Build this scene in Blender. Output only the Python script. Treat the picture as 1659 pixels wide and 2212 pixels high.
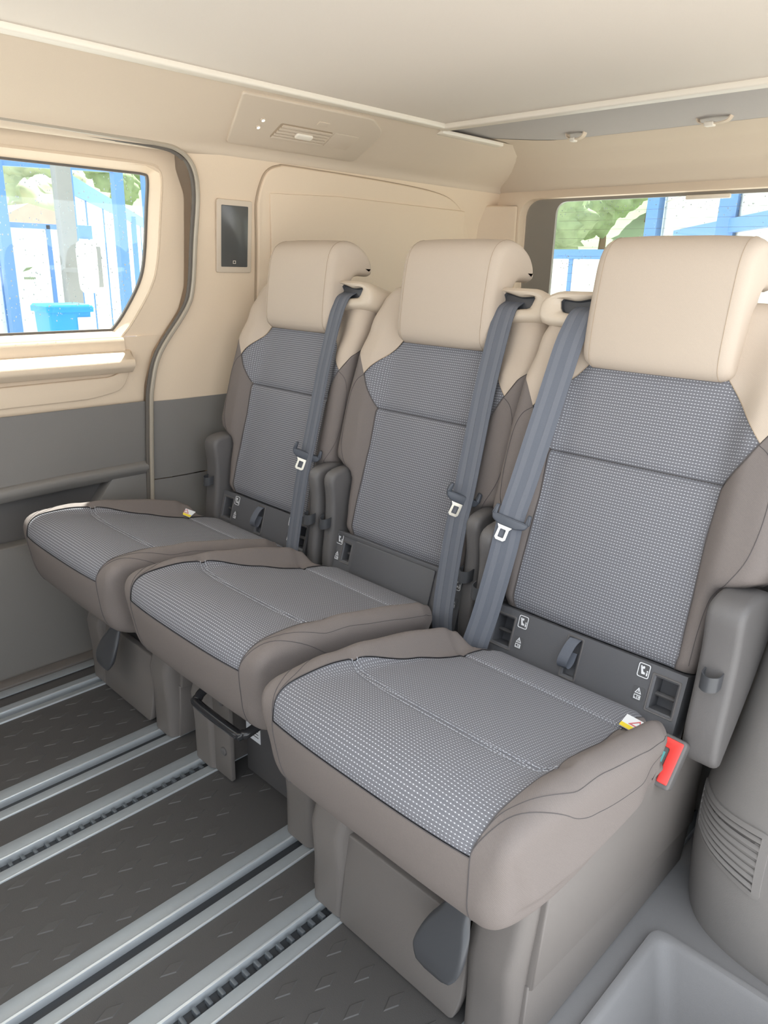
import bpy, bmesh, math, random
from math import sin, cos, pi, radians, sqrt, atan2
from mathutils import Vector, Matrix

# ------------------------------------------------------------------ reset
for o in list(bpy.data.objects):
    bpy.data.objects.remove(o)
S = bpy.context.scene
COL = S.collection
random.seed(7)

# ------------------------------------------------------------------ camera
W, H = 1659.0, 2212.0
FPX = 1593.0
YAW, PITCH, ROLL = radians(44.128), radians(18.393), radians(-1.394)
CAM = Vector((1.13, 0.0, 1.13))
fw = Vector((-sin(YAW) * cos(PITCH), cos(YAW) * cos(PITCH), -sin(PITCH)))
rt = Vector((cos(YAW), sin(YAW), 0))
dn = fw.cross(rt)
right = rt * cos(ROLL) + dn * sin(ROLL)
down = -rt * sin(ROLL) + dn * cos(ROLL)
cam = bpy.data.cameras.new('camera')
cam.sensor_fit = 'VERTICAL'
cam.sensor_height = 36.0
cam.lens = FPX * 36.0 / H
cam.clip_start = 0.02
cam.clip_end = 400
camo = bpy.data.objects.new('camera', cam)
COL.objects.link(camo)
m3 = Matrix((right, -down, -fw)).transposed()
camo.matrix_world = Matrix.Translation(CAM) @ m3.to_4x4()
S.camera = camo

def at(px, py, axis, val):
    d = right * ((px - W / 2) / FPX) + down * ((py - H / 2) / FPX) + fw
    t = (val - CAM[axis]) / d[axis]
    return CAM + d * t

# ------------------------------------------------------------------ light
wd = bpy.data.worlds.new('sky')
S.world = wd
wd.use_nodes = True
nt = wd.node_tree
nt.nodes.clear()
out = nt.nodes.new('ShaderNodeOutputWorld')
bg = nt.nodes.new('ShaderNodeBackground')
bg.inputs[0].default_value = (0.86, 0.93, 1.0, 1)
bg.inputs[1].default_value = 2.3
nt.links.new(bg.outputs[0], out.inputs[0])
sun = bpy.data.lights.new('sun', 'SUN')
sun.energy = 16.0
sun.angle = radians(0.6)
sun.color = (1.0, 0.97, 0.93)
suno = bpy.data.objects.new('sun', sun)
COL.objects.link(suno)
SUNDIR = Vector((0.28, -0.45, -1.0)).normalized()      # direction the light travels
suno.rotation_euler = SUNDIR.to_track_quat('-Z', 'Y').to_euler()
suno.location = (-3, -2, 12)
S.view_settings.view_transform = 'Standard'
S.view_settings.look = 'None'
S.view_settings.gamma = 1
S.view_settings.exposure = 0.16
S.view_settings.use_curve_mapping = False

# ------------------------------------------------------------------ materials
def lin(c):
    return tuple(((v / 255.0 + 0.055) / 1.055) ** 2.4 if v > 10 else v / 255.0 / 12.92 for v in c)

def new_mat(name):
    m = bpy.data.materials.new(name)
    m.use_nodes = True
    n = m.node_tree.nodes
    return m, m.node_tree, n['Principled BSDF']

def mat(name, rgb, rough=0.6, metal=0.0, grain=0, bump=0.0, var=0.0, spec=0.5, sheen=0.0, coord='Object'):
    m, t, p = new_mat(name)
    c = lin(rgb)
    p.inputs['Base Color'].default_value = (*c, 1)
    p.inputs['Roughness'].default_value = rough
    p.inputs['Metallic'].default_value = metal
    p.inputs['Specular IOR Level'].default_value = spec
    if sheen:
        p.inputs['Sheen Weight'].default_value = sheen
        p.inputs['Sheen Roughness'].default_value = 0.5
    if grain:
        tc = t.nodes.new('ShaderNodeTexCoord')
        nz = t.nodes.new('ShaderNodeTexNoise')
        nz.inputs['Scale'].default_value = grain
        nz.inputs['Detail'].default_value = 3
        t.links.new(tc.outputs[coord], nz.inputs['Vector'])
        if bump:
            b = t.nodes.new('ShaderNodeBump')
            b.inputs['Strength'].default_value = bump
            b.inputs['Distance'].default_value = 0.001
            t.links.new(nz.outputs['Fac'], b.inputs['Height'])
            t.links.new(b.outputs['Normal'], p.inputs['Normal'])
        if var:
            mx = t.nodes.new('ShaderNodeMix')
            mx.data_type = 'RGBA'
            mx.inputs['A'].default_value = (*[v * (1 - var) for v in c], 1)
            mx.inputs['B'].default_value = (*[min(1, v * (1 + var)) for v in c], 1)
            t.links.new(nz.outputs['Fac'], mx.inputs['Factor'])
            t.links.new(mx.outputs['Result'], p.inputs['Base Color'])
    return m

def pattern_mat(name, base, dash, dot, pitch=0.0056):
    m, t, p = new_mat(name)
    L = t.links
    uv = t.nodes.new('ShaderNodeUVMap')
    sp = t.nodes.new('ShaderNodeSeparateXYZ')
    L.new(uv.outputs[0], sp.inputs[0])
    def M(op, a, b=None, c=None):
        n = t.nodes.new('ShaderNodeMath')
        n.operation = op
        for i, v in enumerate((a, b, c)):
            if v is None:
                continue
            if isinstance(v, (int, float)):
                n.inputs[i].default_value = v
            else:
                L.new(v, n.inputs[i])
        return n.outputs[0]
    x = M('MULTIPLY', sp.outputs[0], 1 / pitch)
    y = M('MULTIPLY', sp.outputs[1], 1 / pitch)
    fx = M('SUBTRACT', M('FRACT', M('ADD', x, 100)), 0.5)
    fy = M('SUBTRACT', M('FRACT', M('ADD', y, 100)), 0.5)
    r2 = M('ADD', M('POWER', M('ABSOLUTE', M('DIVIDE', fx, 0.20)), 2.0), M('POWER', M('ABSOLUTE', M('DIVIDE', fy, 0.15)), 2.0))
    dotm = M('SUBTRACT', 1.3, r2)
    dotm = M('MINIMUM', M('MAXIMUM', dotm, 0.0), 1.0)
    dash_x = M('FRACT', M('ADD', M('MULTIPLY', x, 4.0), 100))
    rowm = M('MULTIPLY', M('LESS_THAN', M('ABSOLUTE', fy), 0.11), M('GREATER_THAN', dash_x, 0.4))
    tc = t.nodes.new('ShaderNodeTexCoord')
    nz = t.nodes.new('ShaderNodeTexNoise')
    nz.inputs['Scale'].default_value = 900
    L.new(tc.outputs['Object'], nz.inputs['Vector'])
    def mix(f, a, b):
        n = t.nodes.new('ShaderNodeMix')
        n.data_type = 'RGBA'
        L.new(f, n.inputs['Factor'])
        for k, v in (('A', a), ('B', b)):
            if isinstance(v, tuple):
                n.inputs[k].default_value = (*v, 1)
            else:
                L.new(v, n.inputs[k])
        return n.outputs['Result']
    b0 = lin(base)
    c0 = mix(nz.outputs['Fac'], tuple(v * .75 for v in b0), tuple(v * 1.25 for v in b0))
    c1 = mix(rowm, c0, lin(dash))
    c2 = mix(dotm, c1, lin(dot))
    L.new(c2, p.inputs['Base Color'])
    p.inputs['Roughness'].default_value = 0.9
    p.inputs['Specular IOR Level'].default_value = 0.2
    bm = t.nodes.new('ShaderNodeBump')
    bm.inputs['Strength'].default_value = 0.35
    bm.inputs['Distance'].default_value = 0.001
    L.new(M('ADD', M('MULTIPLY', fy, fy), M('MULTIPLY', dotm, -0.1)), bm.inputs['Height'])
    bm.invert = True
    L.new(bm.outputs['Normal'], p.inputs['Normal'])
    return m

def weave_mat(name, rgb, scale=1400, amt=0.18, var=0.12):
    """plain twill seat cloth: fine diagonal ribs from the UV map (metres)"""
    m, t, p = new_mat(name)
    L = t.links
    tc = t.nodes.new('ShaderNodeTexCoord')
    wv = t.nodes.new('ShaderNodeTexWave')
    wv.bands_direction = 'DIAGONAL'
    wv.inputs['Scale'].default_value = scale / 8
    wv.inputs['Distortion'].default_value = 2.0
    wv.inputs['Detail'].default_value = 1
    nz = t.nodes.new('ShaderNodeTexNoise')
    nz.inputs['Scale'].default_value = 700
    L.new(tc.outputs['Object'], wv.inputs['Vector'])
    L.new(tc.outputs['Object'], nz.inputs['Vector'])
    c = lin(rgb)
    mx = t.nodes.new('ShaderNodeMix')
    mx.data_type = 'RGBA'
    mx.inputs['A'].default_value = (*[v * (1 - var) for v in c], 1)
    mx.inputs['B'].default_value = (*[min(1, v * (1 + var)) for v in c], 1)
    L.new(nz.outputs['Fac'], mx.inputs['Factor'])
    L.new(mx.outputs['Result'], p.inputs['Base Color'])
    p.inputs['Roughness'].default_value = 0.85
    p.inputs['Specular IOR Level'].default_value = 0.25
    bm = t.nodes.new('ShaderNodeBump')
    bm.inputs['Strength'].default_value = amt
    bm.inputs['Distance'].default_value = 0.0006
    L.new(wv.outputs['Fac'], bm.inputs['Height'])
    L.new(bm.outputs['Normal'], p.inputs['Normal'])
    return m

def glass_mat(name, tint=(0.94, 0.97, 0.96)):
    m = bpy.data.materials.new(name)
    m.use_nodes = True
    t = m.node_tree
    t.nodes.clear()
    o = t.nodes.new('ShaderNodeOutputMaterial')
    mx = t.nodes.new('ShaderNodeMixShader')
    tr = t.nodes.new('ShaderNodeBsdfTransparent')
    gl = t.nodes.new('ShaderNodeBsdfGlossy')
    tr.inputs[0].default_value = (*tint, 1)
    gl.inputs['Roughness'].default_value = 0.02
    mx.inputs[0].default_value = 0.05
    t.links.new(tr.outputs[0], mx.inputs[1])
    t.links.new(gl.outputs[0], mx.inputs[2])
    t.links.new(mx.outputs[0], o.inputs[0])
    return m

def emit_mat(name, rgb, e):
    m, t, p = new_mat(name)
    p.inputs['Base Color'].default_value = (*lin(rgb), 1)
    p.inputs['Emission Color'].default_value = (*lin(rgb), 1)
    p.inputs['Emission Strength'].default_value = e
    return m

M = {}
M['pattern'] = pattern_mat('patterned seat cloth', (116, 116, 121), (142, 142, 147), (212, 214, 219))
M['cloth'] = weave_mat('grey seat cloth', (121, 113, 109))
M['beigecloth'] = weave_mat('beige seat cloth', (193, 178, 162), var=0.05, amt=0.1)
M['seam'] = mat('dark stitching', (84, 80, 80), 0.9)
M['seambeige'] = mat('beige stitching', (172, 154, 132), 0.9)
M['stitch'] = mat('pale stitching', (176, 178, 184), 0.9)
M['plastic'] = mat('dark grey grained plastic', (104, 101, 100), 0.5, grain=900, bump=0.35, var=0.06)
M['plasticlow'] = mat('grey brown base plastic', (118, 112, 108), 0.55, grain=900, bump=0.3, var=0.06)
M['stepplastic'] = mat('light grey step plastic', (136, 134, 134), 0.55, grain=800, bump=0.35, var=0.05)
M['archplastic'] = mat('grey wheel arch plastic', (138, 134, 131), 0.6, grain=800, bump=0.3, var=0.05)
M['plasticdeep'] = mat('near black plastic', (86, 84, 84), 0.5, grain=600, bump=0.2)
M['panelplastic'] = mat('graphite panel plastic', (94, 94, 97), 0.55, grain=1100, bump=0.3, var=0.05)
M['beigeplastic'] = mat('beige hard trim', (206, 191, 172), 0.5, grain=700, bump=0.15)
M['beigetrim'] = mat('beige wall trim', (225, 205, 180), 0.6, grain=500, bump=0.2, var=0.03)
M['headliner'] = mat('headliner cloth', (215, 199, 179), 0.95, grain=900, bump=0.3, var=0.03, spec=0.1)
M['rooflining'] = mat('roof panel cloth', (234, 224, 212), 0.95, grain=900, bump=0.3, var=0.03, spec=0.1)
M['roofdark'] = mat('darker rear roof panel', (192, 186, 181), 0.95, grain=700, bump=0.4, var=0.08, spec=0.1)
M['whitetrim'] = mat('pale trim strip', (236, 228, 214), 0.5)
M['doorgrey'] = mat('grey door plastic', (126, 122, 118), 0.55, grain=800, bump=0.3, var=0.05)
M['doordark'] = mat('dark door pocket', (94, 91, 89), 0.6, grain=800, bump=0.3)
M['floormat'] = mat('rubber floor mat', (82, 80, 79), 0.62, grain=500, bump=0.35, var=0.07)
M['tread'] = mat('raised rubber tread', (84, 82, 81), 0.5, grain=500, bump=0.3)
M['alu'] = mat('brushed aluminium', (168, 174, 178), 0.42, metal=0.3, grain=60, bump=0.03, var=0.05)
M['alubright'] = mat('polished aluminium lip', (226, 232, 236), 0.28, metal=0.5)
M['black'] = mat('black groove', (52, 54, 58), 0.5)
M['tooth'] = mat('steel tooth', (110, 116, 122), 0.35, metal=0.3)
M['belt'] = mat('seat belt webbing', (98, 102, 111), 0.75, grain=700, bump=0.3, var=0.08)
M['beltedge'] = mat('belt webbing stripe', (108, 111, 119), 0.75, grain=700, bump=0.3, var=0.06)
M['blackplastic'] = mat('satin black plastic', (72, 73, 76), 0.35, grain=900, bump=0.1)
M['glossblack'] = mat('gloss black bar', (48, 48, 50), 0.18)
M['latch'] = mat('latch plastic', (84, 88, 96), 0.42)
M['chrome'] = mat('tongue steel', (226, 222, 210), 0.25, metal=0.9)
M['red'] = mat('red release button', (236, 72, 66), 0.4)
M['teal'] = mat('teal slot insert', (96, 168, 168), 0.5)
M['white'] = mat('white print', (235, 236, 238), 0.6)
M['iconback'] = mat('label plate', (88, 88, 90), 0.6)
M['yellow'] = mat('yellow tag stripe', (240, 214, 60), 0.7)
M['tagred'] = mat('red tag print', (214, 110, 112), 0.7)
M['seal'] = mat('silver grey door seal', (176, 166, 150), 0.4, metal=0.2)
M['rubber'] = mat('black rubber', (98, 92, 85), 0.6)
M['screen'] = mat('dark glass screen', (84, 85, 84), 0.18)
M['frit'] = mat('dark window border', (142, 137, 129), 0.4)
M['glass'] = glass_mat('window glass')
M['drop'] = mat('water drop', (225, 232, 238), 0.08)
M['light'] = emit_mat('reading light lens', (255, 250, 238), 1.5)
M['wpanel'] = mat('white wall panel', (236, 234, 220), 0.7, grain=20, var=0.02)
M['blue'] = mat('blue painted steel', (98, 142, 196), 0.45)
M['binblue'] = mat('blue bin plastic', (40, 140, 206), 0.4)
M['greypost'] = mat('grey galvanised post', (150, 150, 146), 0.5, metal=0.2)
M['asphalt'] = mat('pale asphalt', (186, 185, 183), 0.9, grain=30, bump=0.2, var=0.1)
M['leaf'] = mat('sunlit foliage', (132, 148, 108), 0.8, grain=2.0, bump=0.6, var=0.45)
M['leafpale'] = mat('pale foliage', (164, 174, 138), 0.8, grain=2.5, bump=0.6, var=0.4)
M['bark'] = mat('tree bark', (104, 84, 64), 0.9)
M['hill'] = mat('wooded hillside', (128, 146, 110), 0.9, grain=0.35, var=0.5)
M['tankwhite'] = mat('white painted housing', (232, 230, 222), 0.5)
M['roofpink'] = mat('pale red roof tiles', (206, 160, 140), 0.8, grain=6, var=0.15)

# ------------------------------------------------------------------ mesh helpers
def obj(name, V, F, material, parent=None, smooth=True, uv=None, sharp=35, kind=None):
    me = bpy.data.meshes.new(name)
    me.from_pydata([tuple(v) for v in V], [], F)
    me.validate()
    bm = bmesh.new()
    bm.from_mesh(me)
    if uv is None:
        bmesh.ops.recalc_face_normals(bm, faces=bm.faces)
    bm.to_mesh(me)
    bm.free()
    if uv is not None:
        ul = me.uv_layers.new(name='UVMap')
        for lp in me.loops:
            ul.data[lp.index].uv = uv[lp.vertex_index]
    if smooth:
        for p in me.polygons:
            p.use_smooth = True
        me.set_sharp_from_angle(angle=radians(sharp))
    me.materials.append(M[material] if isinstance(material, str) else material)
    o = bpy.data.objects.new(name, me)
    COL.objects.link(o)
    if parent is not None:
        o.parent = parent
    if kind:
        o['kind'] = kind
    return o

def inst(name, src, parent, loc=(0, 0, 0), rot=None):
    o = bpy.data.objects.new(name, src.data)
    COL.objects.link(o)
    o.parent = parent
    o.location = loc
    if rot:
        o.rotation_euler = rot
    return o

def thing(name, label, cat, loc=(0, 0, 0), group=None):
    o = bpy.data.objects.new(name, None)
    COL.objects.link(o)
    o.empty_display_size = 0.05
    o.location = loc
    o['label'] = label
    o['category'] = cat
    if group:
        o['group'] = group
    return o

def tag(o, label, cat, group=None):
    o['label'] = label
    o['category'] = cat
    if group:
        o['group'] = group
    return o

class B:
    def __init__(s):
        s.V = []
        s.F = []
    def add(s, V, F):
        n = len(s.V)
        s.V += [tuple(v) for v in V]
        s.F += [tuple(i + n for i in f) for f in F]
        return s
    def box(s, x0, x1, y0, y1, z0, z1):
        V = [(x, y, z) for x in (x0, x1) for y in (y0, y1) for z in (z0, z1)]
        return s.add(V, [(0, 1, 3, 2), (4, 6, 7, 5), (0, 4, 5, 1), (2, 3, 7, 6), (0, 2, 6, 4), (1, 5, 7, 3)])
    def rbox(s, x0, x1, y0, y1, z0, z1, r=0.005, seg=3, mtx=None):
        bm = bmesh.new()
        bmesh.ops.create_cube(bm, size=1)
        for v in bm.verts:
            v.co = Vector(((x0 + x1) / 2 + v.co.x * (x1 - x0), (y0 + y1) / 2 + v.co.y * (y1 - y0), (z0 + z1) / 2 + v.co.z * (z1 - z0)))
        bmesh.ops.bevel(bm, geom=list(bm.edges), offset=r, segments=seg, profile=0.5, affect='EDGES')
        if mtx:
            bmesh.ops.transform(bm, matrix=mtx, verts=bm.verts)
        bm.verts.index_update()
        V = [v.co.copy() for v in bm.verts]
        F = [[v.index for v in f.verts] for f in bm.faces]
        bm.free()
        return s.add(V, F)
    def loft(s, rings, closed=True, cap0=False, cap1=False):
        n = len(rings[0])
        V = [p for r in rings for p in r]
        F = []
        for i in range(len(rings) - 1):
            for j in range(n if closed else n - 1):
                k = (j + 1) % n
                F.append((i * n + j, i * n + k, (i + 1) * n + k, (i + 1) * n + j))
        if cap0:
            F.append(tuple(range(n - 1, -1, -1)))
        if cap1:
            F.append(tuple(range((len(rings) - 1) * n, len(rings) * n)))
        return s.add(V, F)
    def tube(s, pts, r, n=8, closed=False, flat=1.0):
        pts = [Vector(p) for p in pts]
        rings = []
        m = len(pts)
        up = None
        for i, p in enumerate(pts):
            a = pts[(i - 1) % m] if (closed or i > 0) else p
            b = pts[(i + 1) % m] if (closed or i < m - 1) else p
            t = (b - a)
            if t.length < 1e-9:
                t = Vector((0, 0, 1))
            t.normalize()
            if up is None:
                up = Vector((0, 0, 1)) if abs(t.z) < 0.9 else Vector((1, 0, 0))
            e1 = (up - t * up.dot(t)).normalized()
            up = e1
            e2 = t.cross(e1)
            rr = r[i] if isinstance(r, (list, tuple)) else r
            rings.append([p + e1 * rr * cos(2 * pi * k / n) + e2 * rr * flat * sin(2 * pi * k / n) for k in range(n)])
        if closed:
            rings.append(rings[0])
            return s.loft(rings)
        return s.loft(rings, True, True, True)
    def ribbon(s, pts, wdir, width, th):
        """flat strap: pts centre line, wdir list of unit width vectors"""
        rings = []
        m = len(pts)
        for i in range(m):
            p = Vector(pts[i])
            a = Vector(pts[max(0, i - 1)])
            b = Vector(pts[min(m - 1, i + 1)])
            t = (b - a).normalized()
            w = Vector(wdir[i]).normalized()
            n = t.cross(w).normalized()
            hw = (width[i] if isinstance(width, (list, tuple)) else width) / 2
            rings.append([p - w * hw - n * th / 2, p + w * hw - n * th / 2, p + w * hw + n * th / 2, p - w * hw + n * th / 2])
        return s.loft(rings, True, True, True)
    def prism(s, poly, f, h0, h1, r=0.0, n=3, cap0=True, cap1=True):
        """polygon (CCW list of 2D) swept from h0 to h1 through f(a,b,h), edges rounded by r"""
        poly = ccw(poly)
        rings = []
        sg = 1 if h1 > h0 else -1
        if r > 0:
            for k in range(n + 1):
                th = pi / 2 * k / n
                rings.append((offset(poly, r * (1 - sin(th))), h0 + sg * r * (1 - cos(th))))
            for k in range(n + 1):
                th = pi / 2 * (1 - k / n)
                rings.append((offset(poly, r * (1 - sin(th))), h1 - sg * r * (1 - cos(th))))
        else:
            rings = [(poly, h0), (poly, h1)]
        return s.loft([[f(a, b, h) for a, b in pl] for pl, h in rings], True, cap0, cap1)
    def obj(s, name, material, parent=None, **k):
        return obj(name, s.V, s.F, material, parent, **k)

def ccw(p):
    a = sum(p[i][0] * p[(i + 1) % len(p)][1] - p[(i + 1) % len(p)][0] * p[i][1] for i in range(len(p)))
    return list(p) if a > 0 else list(reversed(p))

def offset(poly, d):
    """inset a CCW polygon by d"""
    if abs(d) < 1e-9:
        return list(poly)
    n = len(poly)
    o = []
    for i in range(n):
        p0, p1, p2 = Vector(poly[i - 1]), Vector(poly[i]), Vector(poly[(i + 1) % n])
        e1, e2 = (p1 - p0), (p2 - p1)
        if e1.length < 1e-9 or e2.length < 1e-9:
            o.append(tuple(p1))
            continue
        e1.normalize()
        e2.normalize()
        n1, n2 = Vector((-e1.y, e1.x)), Vector((-e2.y, e2.x))
        nn = n1 + n2
        if nn.length < 1e-6:
            nn = n1
        nn.normalize()
        o.append(tuple(p1 + nn * d / max(0.35, nn.dot(n1))))
    return o

def roundpoly(pts, rad, n=5):
    """round the corners of a polygon; rad number or list"""
    o = []
    m = len(pts)
    for i in range(m):
        r = rad[i] if isinstance(rad, (list, tuple)) else rad
        p0, p1, p2 = Vector(pts[i - 1]), Vector(pts[i]), Vector(pts[(i + 1) % m])
        a, b = (p0 - p1), (p2 - p1)
        la, lb = a.length, b.length
        a.normalize()
        b.normalize()
        k = min(r, la * 0.48, lb * 0.48)
        if k < 1e-6:
            o.append(tuple(p1))
            continue
        A, Bp = p1 + a * k, p1 + b * k
        for j in range(n + 1):
            t = j / n
            o.append(tuple(A * (1 - t) ** 2 + p1 * 2 * t * (1 - t) + Bp * t * t))
    return o

def rrect(a0, a1, b0, b1, r, n=5):
    return roundpoly([(a0, b0), (a1, b0), (a1, b1), (a0, b1)], r, n)

def interp(keys, x, smooth=True):
    if x <= keys[0][0]:
        return keys[0][1]
    for (x0, y0), (x1, y1) in zip(keys[:-1], keys[1:]):
        if x <= x1:
            t = (x - x0) / (x1 - x0)
            if smooth:
                t = t * t * (3 - 2 * t)
            return y0 + (y1 - y0) * t
    return keys[-1][1]

def sstep(a, b, x):
    t = max(0.0, min(1.0, (x - a) / (b - a)))
    return t * t * (3 - 2 * t)

def spline(pts, n=8, closed=False):
    """Catmull-Rom through points (any dimension)"""
    P = [Vector(p) for p in pts]
    m = len(P)
    o = []
    rng = range(m if closed else m - 1)
    for i in rng:
        p0 = P[(i - 1) % m] if (closed or i > 0) else P[0]
        p1, p2 = P[i], P[(i + 1) % m]
        p3 = P[(i + 2) % m] if (closed or i < m - 2) else P[-1]
        for k in range(n):
            t = k / n
            o.append(0.5 * ((2 * p1) + (p2 - p0) * t + (2 * p0 - 5 * p1 + 4 * p2 - p3) * t * t + (3 * p1 - p0 - 3 * p2 + p3) * t ** 3))
    if not closed:
        o.append(P[-1])
    return o

def resample(pl, n, key=None):
    """n+1 samples along a polyline, by arc length or by coordinate key"""
    P = [Vector(p) for p in pl]
    if key is None:
        d = [0]
        for a, b in zip(P[:-1], P[1:]):
            d.append(d[-1] + (b - a).length)
    else:
        d = [abs(p[key] - P[0][key]) for p in P]
    o = []
    j = 0
    for i in range(n + 1):
        x = d[-1] * i / n
        while j < len(d) - 2 and d[j + 1] < x:
            j += 1
        t = 0 if d[j + 1] - d[j] < 1e-9 else (x - d[j]) / (d[j + 1] - d[j])
        o.append(P[j].lerp(P[j + 1], max(0, min(1, t))))
    return o

def coons(bottom, top, left, rightp, nu, nv, key=None):
    b, t = resample(bottom, nu), resample(top, nu)
    l, r = resample(left, nv, key), resample(rightp, nv, key)
    G = []
    for j in range(nv + 1):
        v = j / nv
        row = []
        for i in range(nu + 1):
            u = i / nu
            p = b[i] * (1 - v) + t[i] * v + l[j] * (1 - u) + r[j] * u \
                - (b[0] * (1 - u) * (1 - v) + b[-1] * u * (1 - v) + t[0] * (1 - u) * v + t[-1] * u * v)
            row.append(p)
        G.append(row)
    return G

def patch(name, G, surf, material, parent, flip=False, puff=0.0, weld=False):
    """grid of 2D parameters through surf(q,t,extra)->3D; UV = parameters in metres; edges dip by puff"""
    nv, nu = len(G) - 1, len(G[0]) - 1
    V, UV, F = [], [], []
    for j in range(nv + 1):
        for i in range(nu + 1):
            p = G[j][i]
            e = 0.0
            if puff:
                d = min(i, nu - i) / 2.0
                d2 = min(j, nv - j) / 2.0
                e = -puff * (1 - min(1, min(d, d2)))
            V.append(surf(p[0], p[1], e))
            UV.append((p[0], p[1]))
    w = nu + 1
    for j in range(nv):
        for i in range(nu):
            f = (j * w + i, j * w + i + 1, (j + 1) * w + i + 1, (j + 1) * w + i)
            F.append(tuple(reversed(f)) if flip else f)
    if weld:
        o = obj(name, V, F, material, parent, sharp=180)
        bm = bmesh.new()
        bm.from_mesh(o.data)
        bmesh.ops.remove_doubles(bm, verts=bm.verts, dist=0.0002)
        bmesh.ops.recalc_face_normals(bm, faces=bm.faces)
        for f_ in bm.faces:
            f_.smooth = True
        bm.to_mesh(o.data)
        bm.free()
        return o
    return obj(name, V, F, material, parent, uv=UV, sharp=80)

def plate(bb, x0, x1, z0, z1, holes, f, depth):
    """flat plate in (x,z) with rectangular holes that run back as pockets; f(x,z,h) -> xyz"""
    xs = sorted(set([x0, x1] + [v for h in holes for v in h[:2]]))
    zs = sorted(set([z0, z1] + [v for h in holes for v in h[2:4]]))
    for xa, xb in zip(xs[:-1], xs[1:]):
        for za, zb in zip(zs[:-1], zs[1:]):
            cx, cz = (xa + xb) / 2, (za + zb) / 2
            if any(h[0] < cx < h[1] and h[2] < cz < h[3] for h in holes):
                continue
            bb.add([f(xa, za, 0), f(xb, za, 0), f(xb, zb, 0), f(xa, zb, 0)], [(0, 1, 2, 3)])
    o = [(x0, z0), (x1, z0), (x1, z1), (x0, z1)]
    bb.loft([[f(a, b, 0) for a, b in o], [f(a, b, -depth) for a, b in o]], True, False, True)
    for h in holes:
        q = [(h[0], h[2]), (h[1], h[2]), (h[1], h[3]), (h[0], h[3])]
        k = 0.004
        qi = [(h[0] + k, h[2] + k), (h[1] - k, h[2] + k), (h[1] - k, h[3] - k), (h[0] + k, h[3] - k)]
        d = h[4]
        bb.loft([[f(a, b, 0) for a, b in q], [f(a, b, -0.003) for a, b in qi], [f(a, b, -d) for a, b in qi]], True, False, True)
    return bb

# ================================================================== THE VAN BODY
def struct(o):
    o['kind'] = 'structure'
    return o

GROUND = -0.55
RAILS = [(0.275, 0.370, True), (0.106, 0.201, False), (-0.245, -0.147, True), (-0.418, -0.322, False), (-0.757, -0.680, False), (0.640, 0.723, False)]

# floor: strips of rubber mat between the rails, with the well of the side step on the right
b = B()
edges = sorted([(r[0], r[1]) for r in RAILS])
xs = [-0.84]
for e in edges:
    xs += list(e)
strips = []
x = -0.84
for e0, e1 in edges:
    if e0 - x > 0.002:
        strips.append((x, e0))
    x = e1
for x0, x1 in strips:
    b.box(x0, x1, -0.55, 2.62, -0.03, 0.0)
b.box(-0.84, 0.723, -0.55, 2.62, -0.05, -0.031)
floor = struct(b.obj('floor', 'floormat', sharp=30))
# raised rhombus treads
tv = B()
R0 = [(0.0, -0.0255), (0.011, 0.0), (0.0, 0.0255), (-0.011, 0.0)]
R1 = offset(ccw(R0), 0.0016)
tv.loft([[(x, y, 0.0) for x, y in ccw(R0)], [(x, y, 0.0014) for x, y in R1]], True, False, True)
tread0 = None
for x0, x1 in strips:
    if x1 > 0.66 or x0 < -0.80:
        continue
    n = max(1, int((x1 - x0 - 0.01) / 0.0345))
    for i in range(n):
        cx = (x0 + x1) / 2 + (i - (n - 1) / 2) * 0.0345
        yy = 0.10 + (0.056 if i % 2 else 0)
        while yy < (0.70 if cx > 0 else 0.98):
            vis = at(0, 0, 0, 0)
            d = Vector((cx, yy, 0)) - CAM
            pz = d.dot(fw)
            px = W / 2 + FPX * d.dot(right) / pz
            py = H / 2 + FPX * d.dot(down) / pz
            if -60 < px < W and py < H + 60:
                if tread0 is None:
                    tread0 = tv.obj('tread', 'tread', floor, smooth=False)
                    tread0.location = (cx, yy, 0.0)
                else:
                    inst('tread', tread0, floor, (cx, yy, 0.0))
            yy += 0.112

# side floor right of the outer rail with the step well
b = B()
f = lambda a, c, h: (a, c, h)
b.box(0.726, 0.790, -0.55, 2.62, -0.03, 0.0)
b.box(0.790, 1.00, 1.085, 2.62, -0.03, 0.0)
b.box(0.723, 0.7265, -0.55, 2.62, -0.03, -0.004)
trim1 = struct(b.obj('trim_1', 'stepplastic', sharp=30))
b = B()
rim = roundpoly([(0.772, -0.55), (1.05, -0.55), (1.05, 1.100), (0.772, 1.100)], [0, 0, 0, 0.03])
def shr(pl, d):
    return [(x + d if x < 0.9 else x, y - d if y > 0.5 else y) for x, y in pl]
b.loft([[(x, y, 0.001) for x, y in rim], [(x, y, 0.012) for x, y in shr(rim, 0.004)], [(x, y, 0.013) for x, y in shr(rim, 0.016)],
        [(x, y, 0.004) for x, y in shr(rim, 0.024)], [(x, y, -0.12) for x, y in shr(rim, 0.062)]], True, False, True)
b.obj('step_well', 'stepplastic', trim1, sharp=50)

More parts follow.
